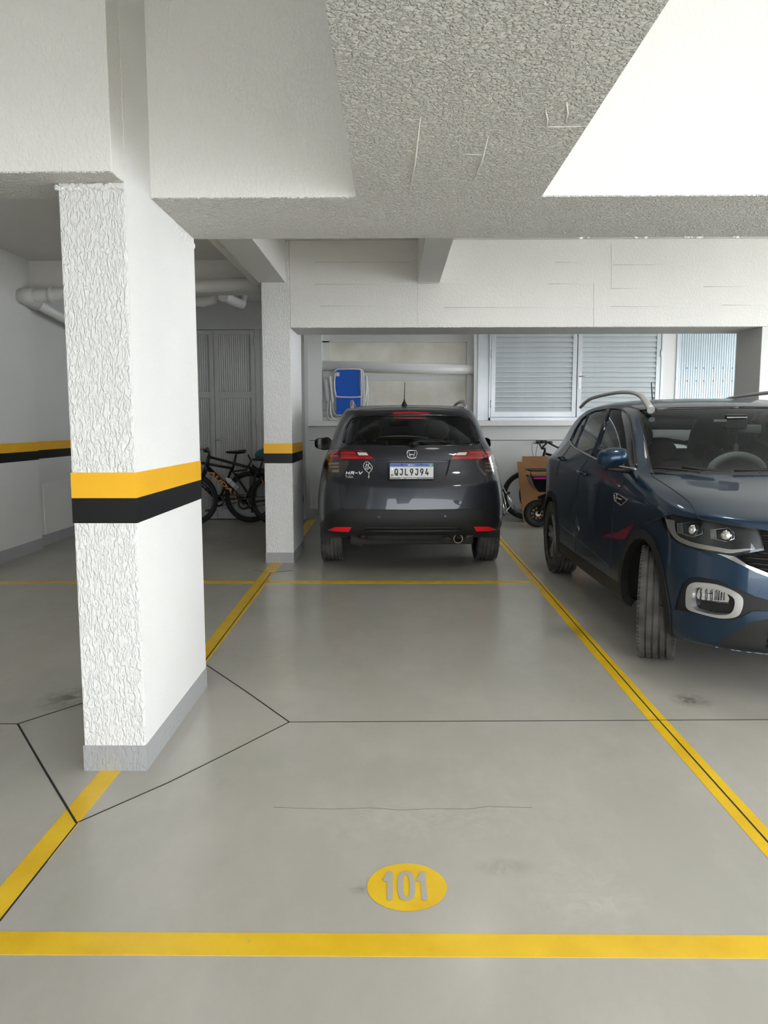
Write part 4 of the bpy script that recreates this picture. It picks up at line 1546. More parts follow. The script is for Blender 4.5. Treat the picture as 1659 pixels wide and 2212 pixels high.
for k in range(5):
    mb.box(pc.x - 0.184, pc.x - 0.170, py - 0.0052, py - 0.0035, pc.z + 0.002 + k * 0.0045, pc.z + 0.0042 + k * 0.0045)
mb.build('plate_code_lines', 'satin', pl)['kind'] = 'stuff'
mb = MB()
for dx in (-0.088, 0.088):
    mb.ell((pc.x + dx, py - 0.006, pc.z + 0.055), (0.006, 0.003, 0.006), 10, 6)
mb.build('plate_screws', 'underbody', pl)['kind'] = 'stuff'
mb = MB()
for x0_, x1_ in ((-0.10, -0.07), (-0.05, 0.045), (0.07, 0.078)):
    mb.box(pc.x + x0_, pc.x + x1_, py - 0.001, py + 0.001, pc.z - 0.076, pc.z - 0.070)
mb.build('dealer_print', 'white_vinyl', pl)['kind'] = 'stuff'

# rear wiper
mb = MB()
H.line(mb, q1([(850, 602), (845, 590), (860, 560), (990, 556)]), [0.016] * 7 + [0.013] * 6 + [0.008] * 6, 0.025, 6) if False else None
pts = [H.hit(*q)[0] + Vector((0, -0.03, 0.004)) for q in q1([(852, 600), (862, 585), (900, 566), (1000, 570), (1118, 576)])]
mb.tube(pts, [0.020, 0.020, 0.014, 0.010, 0.006], 8)
mb.tube([H.hit(*q)[0] + Vector((0, -0.012, 0)) for q in q1([(858, 552), (930, 547), (1060, 556), (1118, 572)])], 0.006, 6)
p, n = H.hit(*q1([(862, 596)])[0])
mb.ell(p + n * 0.015, (0.05, 0.02, 0.018), 12, 8)
mb.build('rear_wiper', 'black_plastic', hr)
H.text('window_print', '_____________', *q1([(712, 388)])[0], 66, 0.7, 'red_lens', hr, lift=0.003)
mb = MB()
H.line(mb, q1([(706, 385), (712, 375), (742, 372), (752, 379), (948, 381)]), 0.0022, 0.003, 4)
mb.build('window_decal', 'red_lens', hr)

# aerial, roof rails
p, n = H.top(0.98, 0.045)
an = MB().lathe([(0, 0.034), (0.02, 0.026), (0.05, 0.010), (0.07, 0.006), (0.07, 0)], p - Vector((0, 0, 0.004)), (0, -0.1, 1), 14).build('aerial', 'black_plastic', hr)
MB().tube([p + Vector((0, -0.005, 0.05)), p + Vector((0.004, -0.02, 0.235))], [0.0042, 0.0025], 6).build('aerial_rod', 'black_plastic', an)
for s in (1, -1):
    mb = MB()
    pts = []
    for t in range(9):
        a = 0.98 + 1.55 * t / 8
        q, n = H.top(a, s * (0.575 + 0.012 * math.sin(PI * t / 8)))
        pts.append(q + Vector((0, 0, [0.0, 0.048, 0.056, 0.056, 0.054, 0.05, 0.045, 0.035, -0.005][t])))
    mb.tube(pts, [0.016, 0.02, 0.017, 0.015, 0.015, 0.015, 0.016, 0.018, 0.014], 10)
    mb.build('roof_rail', 'satin', hr)

# door mirrors
for s in (1, -1):
    mx, my, mz = HX - s * 0.985, HY + 2.72, 1.135
    vs, fs = [], []
    m = 20
    prof = [(-0.062, 0.92), (-0.055, 1.0), (0.0, 1.0), (0.05, 0.8), (0.085, 0.45), (0.095, 0.1)]
    for (dy, k_) in prof:
        for k in range(m):
            an_ = 2 * PI * k / m
            cx_, sx_ = math.cos(an_), math.sin(an_)
            vs.append((mx - s * 0.105 * k_ * math.copysign(abs(cx_) ** 0.7, cx_), my + dy, mz + (0.082 if cx_ < 0 else 0.070) * k_ * math.copysign(abs(sx_) ** 0.7, sx_)))
    for j in range(len(prof) - 1):
        for k in range(m):
            l = (k + 1) % m
            fs.append((j * m + k, j * m + l, (j + 1) * m + l, (j + 1) * m + k))
    o = MB().add(vs, fs, True).build('door_mirror', 'gloss_black', hr)
    MB().add([(mx + (v[0] - mx) * 0.97, my - 0.056, mz + (v[2] - mz) * 0.97) for v in vs[:m]], [tuple(range(m))]).build('mirror_glass', 'dark_mirror', o)
    MB().tube([(mx + s * 0.06, my + 0.01, 1.10), (mx + s * 0.16, my + 0.03, 1.075)], [0.035, 0.03], 8).build('mirror_arm', 'black_plastic', o)

# wheels, liners, underbody
for s in (1, -1):
    for a in (0.86, 3.47):
        wheel(hr, (HX - s * 0.768, HY + a, 0.334), (-s, 0, 0), 0.334, 0.218, 'plain')
        arch_liner(hr, (0, HY + a, 0.335), 0.385, HX - s * 0.58, HX - s * 0.86)
mb = MB().box(HX - 0.58, HX + 0.58, HY + 0.30, HY + 4.0, 0.24, 0.36, 0.02)
mb.box(HX - 0.62, HX + 0.62, HY + 0.80, HY + 0.95, 0.22, 0.32, 0.02)
mb.box(HX - 0.38, HX + 0.30, HY + 0.16, HY + 0.40, 0.30, 0.40, 0.03)
mb.box(HX - 0.86, HX + 0.86, HY + 0.5, HY + 4.0, 0.30, 0.32)
for k in range(14):
    x = HX - 0.45 + 0.07 * k
    mb.ell((x, HY + 0.22, 0.335 + random.uniform(-0.012, 0.012)), (0.05, 0.05, 0.03), 8, 6)
mb.build('underbody', 'underbody', hr)
mb = MB()
mb.tube([(HX - 0.50, HY + 0.9, 0.30), (HX - 0.50, HY + 0.55, 0.26), (HX - 0.47, HY + 0.45, 0.30)], 0.03, 8)
mb.box(HX - 0.545, HX - 0.465, HY + 0.42, HY + 0.5, 0.21, 0.34, 0.01)
mb.ell((HX - 0.36, HY + 0.5, 0.30), (0.13, 0.1, 0.045), 12, 8)
mb.build('suspension_arm', 'underbody', hr)
mu = MB().ell((HX + 0.40, HY + 0.34, 0.345), (0.205, 0.13, 0.062), 20, 12).build('muffler', 'muffler', hr)
mb = MB().tube([(HX + 0.425, HY + 0.35, 0.325), (HX + 0.425, HY + 0.17, 0.315)], 0.040, 18, cap=False)
mb.torus((HX + 0.425, HY + 0.17, 0.315), (0, 1, 0), 0.040, 0.005, 20, 6)
mb.build('tail_pipe', 'muffler', mu)

# cabin
mb = MB().box(HX - 0.70, HX + 0.70, HY + 0.5, HY + 3.6, 0.36, 0.42, 0.02)
mb.box(HX - 0.66, HX + 0.66, HY + 0.45, HY + 1.30, 0.92, 0.98, 0.02)
mb.box(HX - 0.62, HX + 0.62, HY + 1.22, HY + 1.40, 0.42, 1.05, 0.05)
mb.build('cabin_floor', 'interior', hr)
MB().box(HX - 0.70, HX + 0.70, HY + 2.95, HY + 3.5, 0.75, 1.03, 0.06).build('dashboard', 'interior', hr)
for b_ in (0.40, -0.33):
    seat(hr, HX - b_, HY + 1.95, 0.55, 1)
p = H.atY(862, 915, 2.6)
MB().box(p.x - 0.115, p.x + 0.115, p.y, p.y + 0.03, p.z - 0.03, p.z + 0.03, 0.012).build('inside_mirror', 'gloss_black', hr)
hr.rotation_euler = (0, 0, H.yaw)

# ------------------------------------------------------------------ navy crossover facing the viewer
TX, TY = 2.318, 3.59
capT = [
    [(0.36, 0.800, 0.905), (0.20, 0.690, 0.905), (0.115, 0.520, 0.893), (0.07, 0.26, 0.885), (0.055, 0, 0.882)],
    [(0.62, 0.835, 0.975), (0.58, 0.715, 1.000), (0.55, 0.520, 1.003), (0.52, 0.26, 0.995), (0.52, 0, 0.993)],
    [(1.02, 0.850, 1.030), (1.07, 0.775, 1.055), (1.10, 0.712, 1.068), (1.00, 0.36, 1.068), (0.97, 0, 1.068)],
    [(1.42, 0.855, 1.060), (1.42, 0.795, 1.185), (1.36, 0.685, 1.280), (1.30, 0.35, 1.295), (1.28, 0, 1.298)],
    [(1.92, 0.856, 1.080), (1.82, 0.768, 1.370), (1.70, 0.655, 1.495), (1.64, 0.34, 1.515), (1.62, 0, 1.520)],
    [(2.45, 0.855, 1.100), (2.35, 0.765, 1.395), (2.30, 0.665, 1.535), (2.30, 0.34, 1.562), (2.30, 0, 1.566)],
    [(3.00, 0.845, 1.120), (2.98, 0.750, 1.390), (3.00, 0.650, 1.525), (3.00, 0.33, 1.552), (3.00, 0, 1.556)],
    [(3.38, 0.825, 1.130), (3.47, 0.715, 1.350), (3.58, 0.610, 1.480), (3.64, 0.30, 1.505), (3.65, 0, 1.508)],
    [(3.72, 0.795, 1.095), (3.84, 0.690, 1.200), (3.93, 0.590, 1.250), (3.98, 0.30, 1.265), (4.00, 0, 1.265)],
    [(3.98, 0.770, 1.020), (4.05, 0.680, 1.030), (4.09, 0.550, 1.035), (4.12, 0.28, 1.035), (4.13, 0, 1.035)],
]


def girdleT():
    near = {
        1: [(0.030, 0, 0.83), (0.045, 0.26, 0.83), (0.090, 0.53, 0.838), (0.185, 0.705, 0.85), (0.37, 0.830, 0.855)],
        2: [(0.015, 0, 0.74), (0.030, 0.26, 0.74), (0.075, 0.54, 0.745), (0.170, 0.725, 0.76), (0.37, 0.850, 0.775)],
        3: [(0.000, 0, 0.63), (0.015, 0.27, 0.63), (0.060, 0.55, 0.635), (0.155, 0.735, 0.645), (0.36, 0.862, 0.665)],
        4: [(0.000, 0, 0.52), (0.015, 0.27, 0.52), (0.060, 0.55, 0.522), (0.150, 0.735, 0.53), (0.35, 0.866, 0.545)],
        5: [(0.005, 0, 0.41), (0.020, 0.27, 0.41), (0.062, 0.55, 0.412), (0.150, 0.730, 0.415), (0.35, 0.862, 0.42)],
        6: [(0.015, 0, 0.31), (0.030, 0.27, 0.31), (0.075, 0.55, 0.312), (0.170, 0.715, 0.325), (0.36, 0.848, 0.335)],
        7: [(0.030, 0, 0.250), (0.045, 0.28, 0.248), (0.085, 0.56, 0.240), (0.180, 0.735, 0.245), (0.36, 0.852, 0.238)],
        8: [(0.100, 0, 0.220), (0.110, 0.26, 0.218), (0.160, 0.50, 0.222), (0.260, 0.660, 0.228), (0.42, 0.780, 0.225)],
    }
    zs = {2: 0.76, 3: 0.66, 4: 0.55, 5: 0.43, 6: 0.320, 7: 0.245, 8: 0.220}
    bo = {1: 0.874, 2: 0.866, 3: 0.868, 4: 0.876, 5: 0.878, 6: 0.872, 7: 0.862, 8: 0.81}
    rows = []
    for l in range(1, 9):
        r = list(near[l])
        for i in range(1, len(capT) - 1):
            a, b_, z = capT[i][0]
            sh = 0.905 + 0.150 * (a - 0.6) / 3.0     # shoulder crease climbs towards the rear
            zz = sh if l == 1 else zs[l]
            zz = min(zz, z - 0.02 * l)
            bb = bo[l]
            if i == 1:
                bb -= 0.002
            r.append((a, bb, zz))
        for k, (a, b_, z) in enumerate(capT[-1]):
            zz = min(1.0 if l == 1 else zs[l], z - 0.02 * l)
            r.append((a + [0, 0.04, 0.06, 0.08, 0.09, 0.09, 0.08, 0.06, 0.0][l], b_ * (1.05 if k < 3 else 1), zz))
        rows.append(r)
    return rows


T = Body(TX, TY, capT, girdleT(), crease=[('level', 1, 4, 13, 0.55), ('row', 2, 2, 4, 0.35), ('row', 2, 0, 2, 0.25), ('station', 0, 0, 4, 0.45), ('row', 2, 4, 7, 0.2)])
tc_ = thing('car', 'navy blue crossover on the right facing the viewer with its front wheel turned', 'car', (TX, TY + 0.6, 0))
q3 = lambda pts: [(1380 + x / 5.946, 1080 + y / 5.946) for x, y in pts]     # enlarged headlamp crop
q5 = lambda pts: [(1160 + x / 5.265, 840 + y / 5.265) for x, y in pts]      # enlarged flank crop
q6 = lambda pts: [(1340 + x / 5.2, 840 + y / 5.2) for x, y in pts]          # enlarged windscreen crop
AF, AR, WZ = TY + 0.84, TY + 3.49, 0.330
lowside = lambda c, n: n.x < -0.25 and c.z < 0.95
T.cut_axis('sill', [(AF + 0.2, 0.10), (AR - 0.2, 0.10), (AR - 0.2, 0.345), (AF + 0.2, 0.345)], 'x', lambda c, n: c.x < TX - 0.5 and c.z < 0.6)
for a in (AF, AR):
    T.cut_axis('arch_trim_front' if a == AF else 'arch_trim_rear', circle2(a, WZ, 0.425, 36), 'x', lambda c, n: c.x < TX - 0.55 and c.z < 0.95 and n.x < -0.15)
    T.cut_axis('arch_void', circle2(a, WZ, 0.372, 36), 'x', lambda c, n: c.x < TX - 0.5 and c.z < 0.95)
# glass
T.cut_view('windscreen', [(1379, 885.5), (1420, 882.5), (1460, 880.8), (1520, 879.6), (1659, 879), (1790, 880), (2300, 884), (2300, 1040), (1800, 1030), (1659, 1027), (1520, 1025.5), (1407, 1025), (1402, 1000), (1395, 965), (1387, 925)])
T.cut_view('front_side_glass', q5([(832, 226), (900, 228), (965, 241), (1010, 268), (1035, 305), (1058, 390), (1080, 560), (1128, 905), (1050, 895), (930, 868), (720, 808), (652, 776), (700, 640), (780, 380)]))
T.cut_view('rear_side_glass', q5([(590, 288), (650, 258), (720, 240), (802, 229), (760, 370), (690, 590), (612, 752), (540, 718), (438, 664), (470, 570), (530, 420)]))
T.cut_view('quarter_glass', q5([(572, 298), (515, 430), (455, 575), (424, 655), (395, 610), (385, 588), (430, 480), (500, 360)]))
T.cut_axis('rear_glass', [(TX - 0.56, 1.13), (TX + 0.1, 1.12), (TX + 0.1, 1.46), (TX - 0.50, 1.44)], 'y', lambda c, n: c.y > TY + 3.4 and n.y > 0.2)
# front end
T.cut_view('grille', [(1588, 1200), (1651, 1189), (1637, 1144), (1720, 1152), (2300, 1170), (2300, 1300), (1800, 1285), (1720, 1268), (1659, 1238), (1615, 1221)])
T.cut_view('chrome_strip', q3([(1000, 688), (1220, 722), (1400, 838), (1659, 940), (1900, 1010), (5000, 1100), (5000, 1150), (1900, 1060), (1659, 985), (1500, 925), (1300, 826), (1100, 728)]))
T.cut_view('headlamp', q3([(283, 232), (330, 203), (430, 184), (520, 203), (760, 243), (1000, 288), (1300, 338), (1530, 374), (1565, 470), (1607, 642), (1420, 680), (1240, 714), (1000, 690), (700, 634), (500, 562), (400, 484), (338, 380)]))
T.cut_view('lower_band', q3([(458, 1402), (520, 1180), (570, 1062), (650, 1000), (760, 985), (1000, 1030), (1200, 1110), (1500, 1240), (1659, 1285), (2200, 1330), (5000, 1330), (5000, 1440), (1659, 1430), (1460, 1432), (1320, 1502), (1200, 1536), (1000, 1526), (700, 1452)]))
T.cut_view('lower_intake', [(1531, 1411), (1555, 1388), (1566, 1379), (1599, 1356), (1624, 1343), (1659, 1337), (1800, 1332), (2300, 1332), (2300, 1470), (1659, 1470), (1531, 1440)])
ringo = smooth_poly(q3([(610, 1330), (622, 1140), (690, 1066), (800, 1060), (1000, 1085), (1200, 1158), (1310, 1228), (1342, 1300), (1320, 1420), (1255, 1498), (1100, 1520), (950, 1500), (700, 1432), (632, 1392)]), True, 3)
ringi = smooth_poly(q3([(692, 1340), (704, 1175), (755, 1126), (900, 1132), (1020, 1152), (1145, 1205), (1228, 1275), (1220, 1390), (1160, 1464), (1010, 1472), (880, 1450), (735, 1408)]), True, 3)
T.cut_view('fog_ring', ringo)
T.cut_view('fog_lamp', ringi)

T.panel('body', 'body_shell', 'paint_blue', tc_, rim=0.03)
T.panel('sill', 'sill_trim', 'black_plastic', tc_, offset=0.004, rim=0.02, mode='pair')
for n_ in ('arch_trim_front', 'arch_trim_rear'):
    T.panel(n_, 'wheel_arch_trim', 'black_plastic', tc_, offset=0.007, rim=0.05, mode='pair')
T.panel('windscreen', 'windscreen', 'glass_clear', tc_, offset=-0.004, rim=0.0)
T.panel('rear_glass', 'rear_window', 'glass_clear', tc_, offset=-0.004, rim=0.0)
for n_ in ('front_side_glass', 'rear_side_glass', 'quarter_glass'):
    T.panel(n_, n_.replace('_glass', '_window'), 'glass_tint', tc_, offset=-0.005, rim=0.0, mode='pair')
gr_ = T.panel('grille', 'grille', 'grille_dark', tc_, offset=-0.03, rim=0.0)[0]
T.panel('chrome_strip', 'chrome_strip', 'chrome', tc_, offset=0.004, rim=0.02)
band = T.panel('lower_band', 'lower_grille_band', 'black_plastic', tc_, offset=-0.008, rim=0.0)[0]
intake = T.panel('lower_intake', 'lower_intake', 'black_plastic', tc_, offset=-0.004, rim=0.02)[0]
rings = T.panel('fog_ring', 'fog_lamp_ring', 'satin', tc_, offset=0.006, rim=0.035, mode='pair')
fogs = T.panel('fog_lamp', 'fog_lamp', 'gloss_black', tc_, offset=-0.03, rim=0.0, mode='pair')
heads = T.panel('headlamp', 'headlamp', 'glass_lens', tc_, offset=0.003, rim=0.0, mode='pair', tagl='clear headlamp with two projector lenses and a light strip')
house = T.panel('headlamp', 'lamp_housing', 'lamp_house', heads[0], offset=-0.035, rim=0.0, mode='left')
T.panel('headlamp', 'lamp_housing', 'lamp_house', heads[1], offset=-0.035, rim=0.0, mode='right')


def both(build, parents, name, mat):
    """build(mirror) fills a mesh on the traced side; its mirror image goes under the second parent"""
    mb = build()
    mb.build(name, mat, parents[0])
    m2 = MB()
    m2.v = [(2 * TX - x, y, z) for x, y, z in mb.v]
    m2.f = [tuple(reversed(f)) for f in mb.f]
    m2.s = mb.s[:]
    m2.build(name, mat, parents[1])


def drl():
    mb = MB()
    out = q3([(303, 240), (350, 372), (412, 472), (510, 545), (700, 608), (1000, 660), (1185, 684), (1490, 628)])
    inn = q3([(430, 262), (440, 390), (470, 445), (530, 488), (700, 548), (1000, 604), (1180, 634), (1380, 622)])
    vs, fs = [], []
    for (a, b_) in zip(smooth_poly(out, False, 3), smooth_poly(inn, False, 3)):
        for q in (a, b_):
            p, n = T.hit(*q)
            vs.append(p - n * 0.014)
    n_ = len(vs) // 2
    mb.add(vs, [(2 * k, 2 * k + 1, 2 * k + 3, 2 * k + 2) for k in range(n_ - 1)], True)
    return mb


both(drl, heads, 'daylight_strip', 'drl')


def projector(cx, cy, w, h):
    def f():
        mb = MB()
        pts = q3([(cx - w, cy - h * 0.7), (cx + w * 0.5, cy - h), (cx + w, cy - h * 0.3), (cx + w, cy + h * 0.6), (cx + w * 0.3, cy + h), (cx - w, cy + h * 0.5)])
        base = []
        for q in pts:
            p, n = T.hit(*q)
            base.append(p - n * 0.032)
        cpt = sum(base, Vector()) / len(base)
        nn = T.hit(*q3([(cx, cy)])[0])[1]
        top = [cpt + (b_ - cpt) * 0.92 + nn * 0.016 for b_ in base]
        n_ = len(base)
        mb.add(base + top, [(i, (i + 1) % n_, n_ + (i + 1) % n_, n_ + i) for i in range(n_)] + [tuple(range(n_, 2 * n_))])
        return mb
    return f


def prim(cx, cy, w, h):
    def f():
        pts = q3([(cx - w, cy - h * 0.7), (cx + w * 0.5, cy - h), (cx + w, cy - h * 0.3), (cx + w, cy + h * 0.6), (cx + w * 0.3, cy + h), (cx - w, cy + h * 0.5)])
        out = []
        for q in pts:
            p, n = T.hit(*q)
            out.append(p - n * 0.015)
        return MB().tube(out, 0.0035, 6, closed=True)
    return f


def lensball(cx, cy, r):
    def f():
        p, n = T.hit(*q3([(cx, cy)])[0])
        return MB().ell(p - n * 0.016, (r, r, r), 16, 10)
    return f


def ribs(cx, cy, w, h):
    def f():
        mb = MB()
        for k in range(5):
            x = cx - w + w * 0.42 * k / 4 * 1.0
            p0, n = T.hit(*q3([(x, cy - h * 0.7)])[0])
            p1_, _ = T.hit(*q3([(x + 10, cy + h * 0.6)])[0])
            mb.tube([p0 - n * 0.012, p1_ - n * 0.012], 0.0028, 5)
        return mb
    return f


for cx, cy, w, h in ((630, 370, 165, 98), (1062, 442, 155, 90)):
    both(projector(cx, cy, w, h), heads, 'projector_frame', 'gloss_black')
    both(prim(cx, cy, w, h), heads, 'projector_rim', 'mirror')
    both(lensball(cx + 55, cy + 8, 0.030), heads, 'projector_lens', 'mirror')
    both(ribs(cx, cy, w, h), heads, 'projector_ribs', 'drl')


def fogbowl():
    pts = smooth_poly(q3([(715, 1275), (720, 1180), (760, 1135), (880, 1135), (1010, 1160), (1120, 1215), (1138, 1330), (900, 1318)]), True, 2)
    vs = []
    for q in pts:
        p, n = T.hit(*q)
        vs.append(p - n * 0.024)
    return MB().add(vs, [tuple(range(len(vs)))])


both(fogbowl, fogs, 'fog_reflector', 'mirror')


def fogrib():
    mb = MB()
    for x in (760, 830, 900, 960, 1000, 1040, 1080):
        p0, n = T.hit(*q3([(x, 1145 + (x - 760) * 0.17)])[0])
        p1_, _ = T.hit(*q3([(x - 4, 1300)])[0])
        mb.tube([p0 - n * 0.021, p1_ - n * 0.021], 0.0025, 5)
    p0, n = T.hit(*q3([(718, 1285)])[0])
    p1_, _ = T.hit(*q3([(1130, 1335)])[0])
    mb.tube([p0 - n * 0.018, p1_ - n * 0.018], 0.0022, 5)
    return mb


both(fogrib, fogs, 'fog_ribs', 'lamp_house')
# grille bars across the nose
for x0_, y0_, y1_ in ((1643, 1156, 1162), (1646, 1168, 1176), (1649, 1180, 1190), (1636, 1193, 1204), (1604, 1204, 1217), (1616, 1216, 1230), (1636, 1227, 1242)):
    pts = T.path([(x0_, y0_), (1700, y0_ + (y1_ - y0_) * 0.6), (1800, y1_), (1916, y1_ + 1)], -0.006, 4)
    pts = pts + T.mirror_pts(pts)[::-1]
    MB().tube(pts, 0.010, 6, flat=((0, 0, 1), 0.55)).build('grille_bar', 'black_plastic', gr_)
p, n = T.near(0.0, 0.75)
em = MB().torus(p + Vector((0, -0.012, 0)), (0, 1, 0.05), 0.068, 0.006, 36, 8)
for st in ([(-0.032, 0.055), (0, -0.005), (0.032, 0.055)], [(-0.058, 0.03), (-0.03, -0.05), (0, 0.0), (0.03, -0.05), (0.058, 0.03)]):
    em.tube([p + Vector((x, -0.012, z)) for x, z in st], 0.006, 6)
em.build('emblem', 'chrome', gr_)
for z in (0.455, 0.42):
    pts = [T.near(-0.45 + 0.9 * k / 12, z)[0] + Vector((0, 0.002, 0)) for k in range(13)]
    MB().tube(pts, 0.008, 6).build('grille_bar', 'gloss_black', band)
for z in (0.35, 0.315, 0.285):
    pts = [T.near(-0.50 + 1.0 * k / 12, z)[0] + Vector((0, -0.003, 0)) for k in range(13)]
    MB().tube(pts, 0.008, 6).build('intake_bar', 'gloss_black', intake)

# shut lines
SL = [q6([(340, 970), (560, 1110), (700, 1210), (770, 1265), (830, 1350), (880, 1456)]) + q3([(780, 246)]),
      q3([(70, 312), (180, 268), (285, 232)]), q3([(255, 1345), (360, 1385), (460, 1405)]),
      q5([(990, 1052), (955, 1110), (915, 1185), (880, 1300), (858, 1500), (848, 1800), (845, 2030)]),
      q5([(580, 800), (500, 912), (462, 1040), (450, 1200), (440, 1500), (437, 1850)]),
      q5([(385, 640), (330, 720), (270, 800), (232, 900), (225, 1000)]),
      q3([(780, 246), (1000, 290), (1300, 340), (1520, 374), (1659, 392)])]
for s in SL:
    T.trim('shut_line', 'joint', tc_, s, 0.0032, 0.0, 5)
T.trim('belt_moulding', 'satin', tc_, q5([(372, 590), (392, 628), (440, 676), (540, 732), (620, 772), (720, 822), (930, 884), (1128, 920)]), 0.0075, 0.003, 6)
T.trim('pillar_trim', 'gloss_black', tc_, q5([(816, 228), (770, 380), (700, 590), (632, 760)]), 0.020, -0.006, 6)
T.trim('pillar_trim', 'gloss_black', tc_, q5([(580, 294), (525, 425), (465, 570), (430, 655)]), 0.009, -0.004, 6)
T.trim('window_surround', 'gloss_black', tc_, q5([(384, 584), (440, 455), (510, 345), (580, 285), (650, 250), (800, 220), (900, 220), (970, 233), (1020, 262), (1045, 305), (1066, 390), (1088, 560), (1134, 905)]), 0.010, -0.003, 5)
T.trim('windscreen_seal', 'gloss_black', tc_, [(1379, 885.5), (1460, 881), (1600, 879)], 0.010, -0.005, 6)
T.trim('windscreen_seal', 'gloss_black', tc_, [(1380, 886), (1388, 926), (1396, 966), (1403, 1002), (1408, 1023)], 0.010, -0.005, 6)
# lower door moulding
T.trim('door_crease', 'paint_blue', tc_, q5([(245, 1530), (400, 1660), (600, 1828), (850, 2045)]), 0.003, -0.001, 6)
# handles
for (x, y) in ((285, 800), (535, 962)):
    p, n = T.hit(*q5([(x, y)])[0])
    for s in (1, -1):
        f = (lambda v: v) if s == 1 else (lambda v: Vector((2 * TX - v.x, v.y, v.z)))
        mb = MB().tube([f(p + Vector((0, -0.10, -0.005)) + n * 0.004), f(p + Vector((0, -0.07, 0)) + n * 0.035), f(p + Vector((0, 0.05, 0.006)) + n * 0.037), f(p + Vector((0, 0.09, 0.008)) + n * 0.004)], [0.010, 0.013, 0.013, 0.010], 8, flat=((1, 0, 0), 0.7))
        h_ = mb.build('door_handle', 'paint_blue', tc_)
        mb = MB().ell(f(p + n * 0.001), (0.008, 0.08, 0.028), 14, 8)
        mb.build('handle_cup', 'interior', h_)
# fender badge
out = q5([(884, 1186), (920, 1190), (1038, 1262), (965, 1325), (890, 1268), (884, 1186)])
for fm in (lambda v: v, lambda v: Vector((2 * TX - v.x, v.y, v.z))):
    mb = MB().tube([fm(p) for p in T.path(out, 0.005, 3)], 0.0035, 6)
    mb.tube([fm(p) for p in T.path(q5([(920, 1190), (908, 1268)]), 0.005, 3)], 0.003, 6)
    bd = mb.build('fender_badge', 'chrome', tc_)
    MB().add([fm(T.hit(*q)[0] + T.hit(*q)[1] * 0.003) for q in out[:-1]], [tuple(range(5))]).build('badge_field', 'gloss_black', bd)
    MB().tube([fm(p) for p in T.path(q5([(922, 1238), (958, 1254)]), 0.006, 3)], 0.004, 6).build('badge_lettering', 'satin', bd)

# roof rails
for s in (1, -1):
    X_ = TX - s * 0.600
    raw = [(1.60, 1.455), (1.72, 1.518), (1.84, 1.562), (2.0, 1.586), (2.2, 1.600), (2.5, 1.605), (3.0, 1.595), (3.3, 1.572), (3.55, 1.52)]
    pts = [(X_, TY + a, z) for a, z in smooth_poly(raw, False, 3)]
    n_ = len(pts)
    o = MB().tube(pts, [max(0.0145, 0.026 - 0.0013 * k) for k in range(n_)], 10).build('roof_rail', 'rail', tc_)
p, n = T.top(3.36, 0.0)
tip, bot = T.atY(1402, 826, 3.33), p
an = MB().ell(p, (0.03, 0.06, 0.02), 12, 8).build('aerial', 'black_plastic', tc_)
MB().tube([p + Vector((0, 0.01, 0.0)), Vector((p.x - 0.015, p.y + 0.03, tip.z))], [0.006, 0.0045], 6).build('aerial_rod', 'black_plastic', an)

# door mirrors
for s in (1, -1):
    mx, my, mz = TX - s * 0.955, TY + 1.22, 1.155
    sh = MB()
    prof = [(-0.088, 0.02, 0.025), (-0.07, 0.055, 0.05), (-0.03, 0.085, 0.062), (0.02, 0.095, 0.062), (0.06, 0.085, 0.055), (0.088, 0.06, 0.045)]
    vs, fs = [], []
    m = 18
    for (dx, ry, rz) in prof:
        for k in range(m):
            an_ = 2 * PI * k / m
            vs.append((mx + s * dx, my + ry * math.cos(an_) * 0.8 + 0.02, mz + rz * math.sin(an_) + dx * 0.12))
    for j in range(len(prof) - 1):
        for k in range(m):
            l = (k + 1) % m
            fs.append((j * m + k, j * m + l, (j + 1) * m + l, (j + 1) * m + k))
    sh.add(vs, fs, True)
    sh.add(vs[:m], [tuple(range(m))]).add(vs[-m:], [tuple(range(m))])
    o = sh.build('door_mirror', 'paint_blue', tc_)
    MB().tube([(mx - s * 0.03, my + 0.02, mz - 0.066), (mx + s * 0.05, my + 0.02, mz - 0.075), (mx + s * 0.12, my + 0.04, mz - 0.085)], [0.028, 0.03, 0.028], 10, flat=((0, 0, 1), 0.6)).build('mirror_foot', 'black_plastic', o)
    MB().lathe([(0, 0), (0.002, 0.055)], (mx, my + 0.095, mz), (0, 1, 0), 20).build('mirror_glass', 'mirror', o)

# wipers
mb = MB()
for pts in ([(1412, 1015), (1440, 1017), (1480, 1021), (1512, 1025)], [(1585, 1022), (1640, 1020.5), (1700, 1020)]):
    P_ = [T.hit(*q)[0] + T.hit(*q)[1] * 0.016 for q in pts]
    mb.tube(P_, 0.007, 6)
P_ = [T.hit(*q)[0] + T.hit(*q)[1] * 0.026 for q in ((1472, 1018), (1505, 1021), (1545, 1025))]
mb.tube(P_, [0.010, 0.008, 0.006], 6)
mb.build('wiper', 'black_plastic', tc_)

# wheels
for s in (1, -1):
    st = math.radians(21)
    ax = Vector((-s, 0, 0))
    ax.rotate(Quaternion((0, 0, 1), -st))
    wheel(tc_, (TX - s * 0.768, AF, WZ), ax, 0.330, 0.208, 'sport')
    wheel(tc_, (TX - s * 0.762, AR, WZ), (-s, 0, 0), 0.330, 0.208, 'sport')
    for a in (AF, AR):
        arch_liner(tc_, (0, a, WZ + 0.01), 0.395, TX - s * 0.50, TX - s * 0.85)
mb = MB().box(TX - 0.52, TX + 0.52, TY + 0.35, TY + 3.9, 0.24, 0.40, 0.03)
mb.box(TX - 0.82, TX + 0.82, TY + 1.25, TY + 3.05, 0.24, 0.27, 0.01)
mb.build('underbody', 'underbody', tc_)

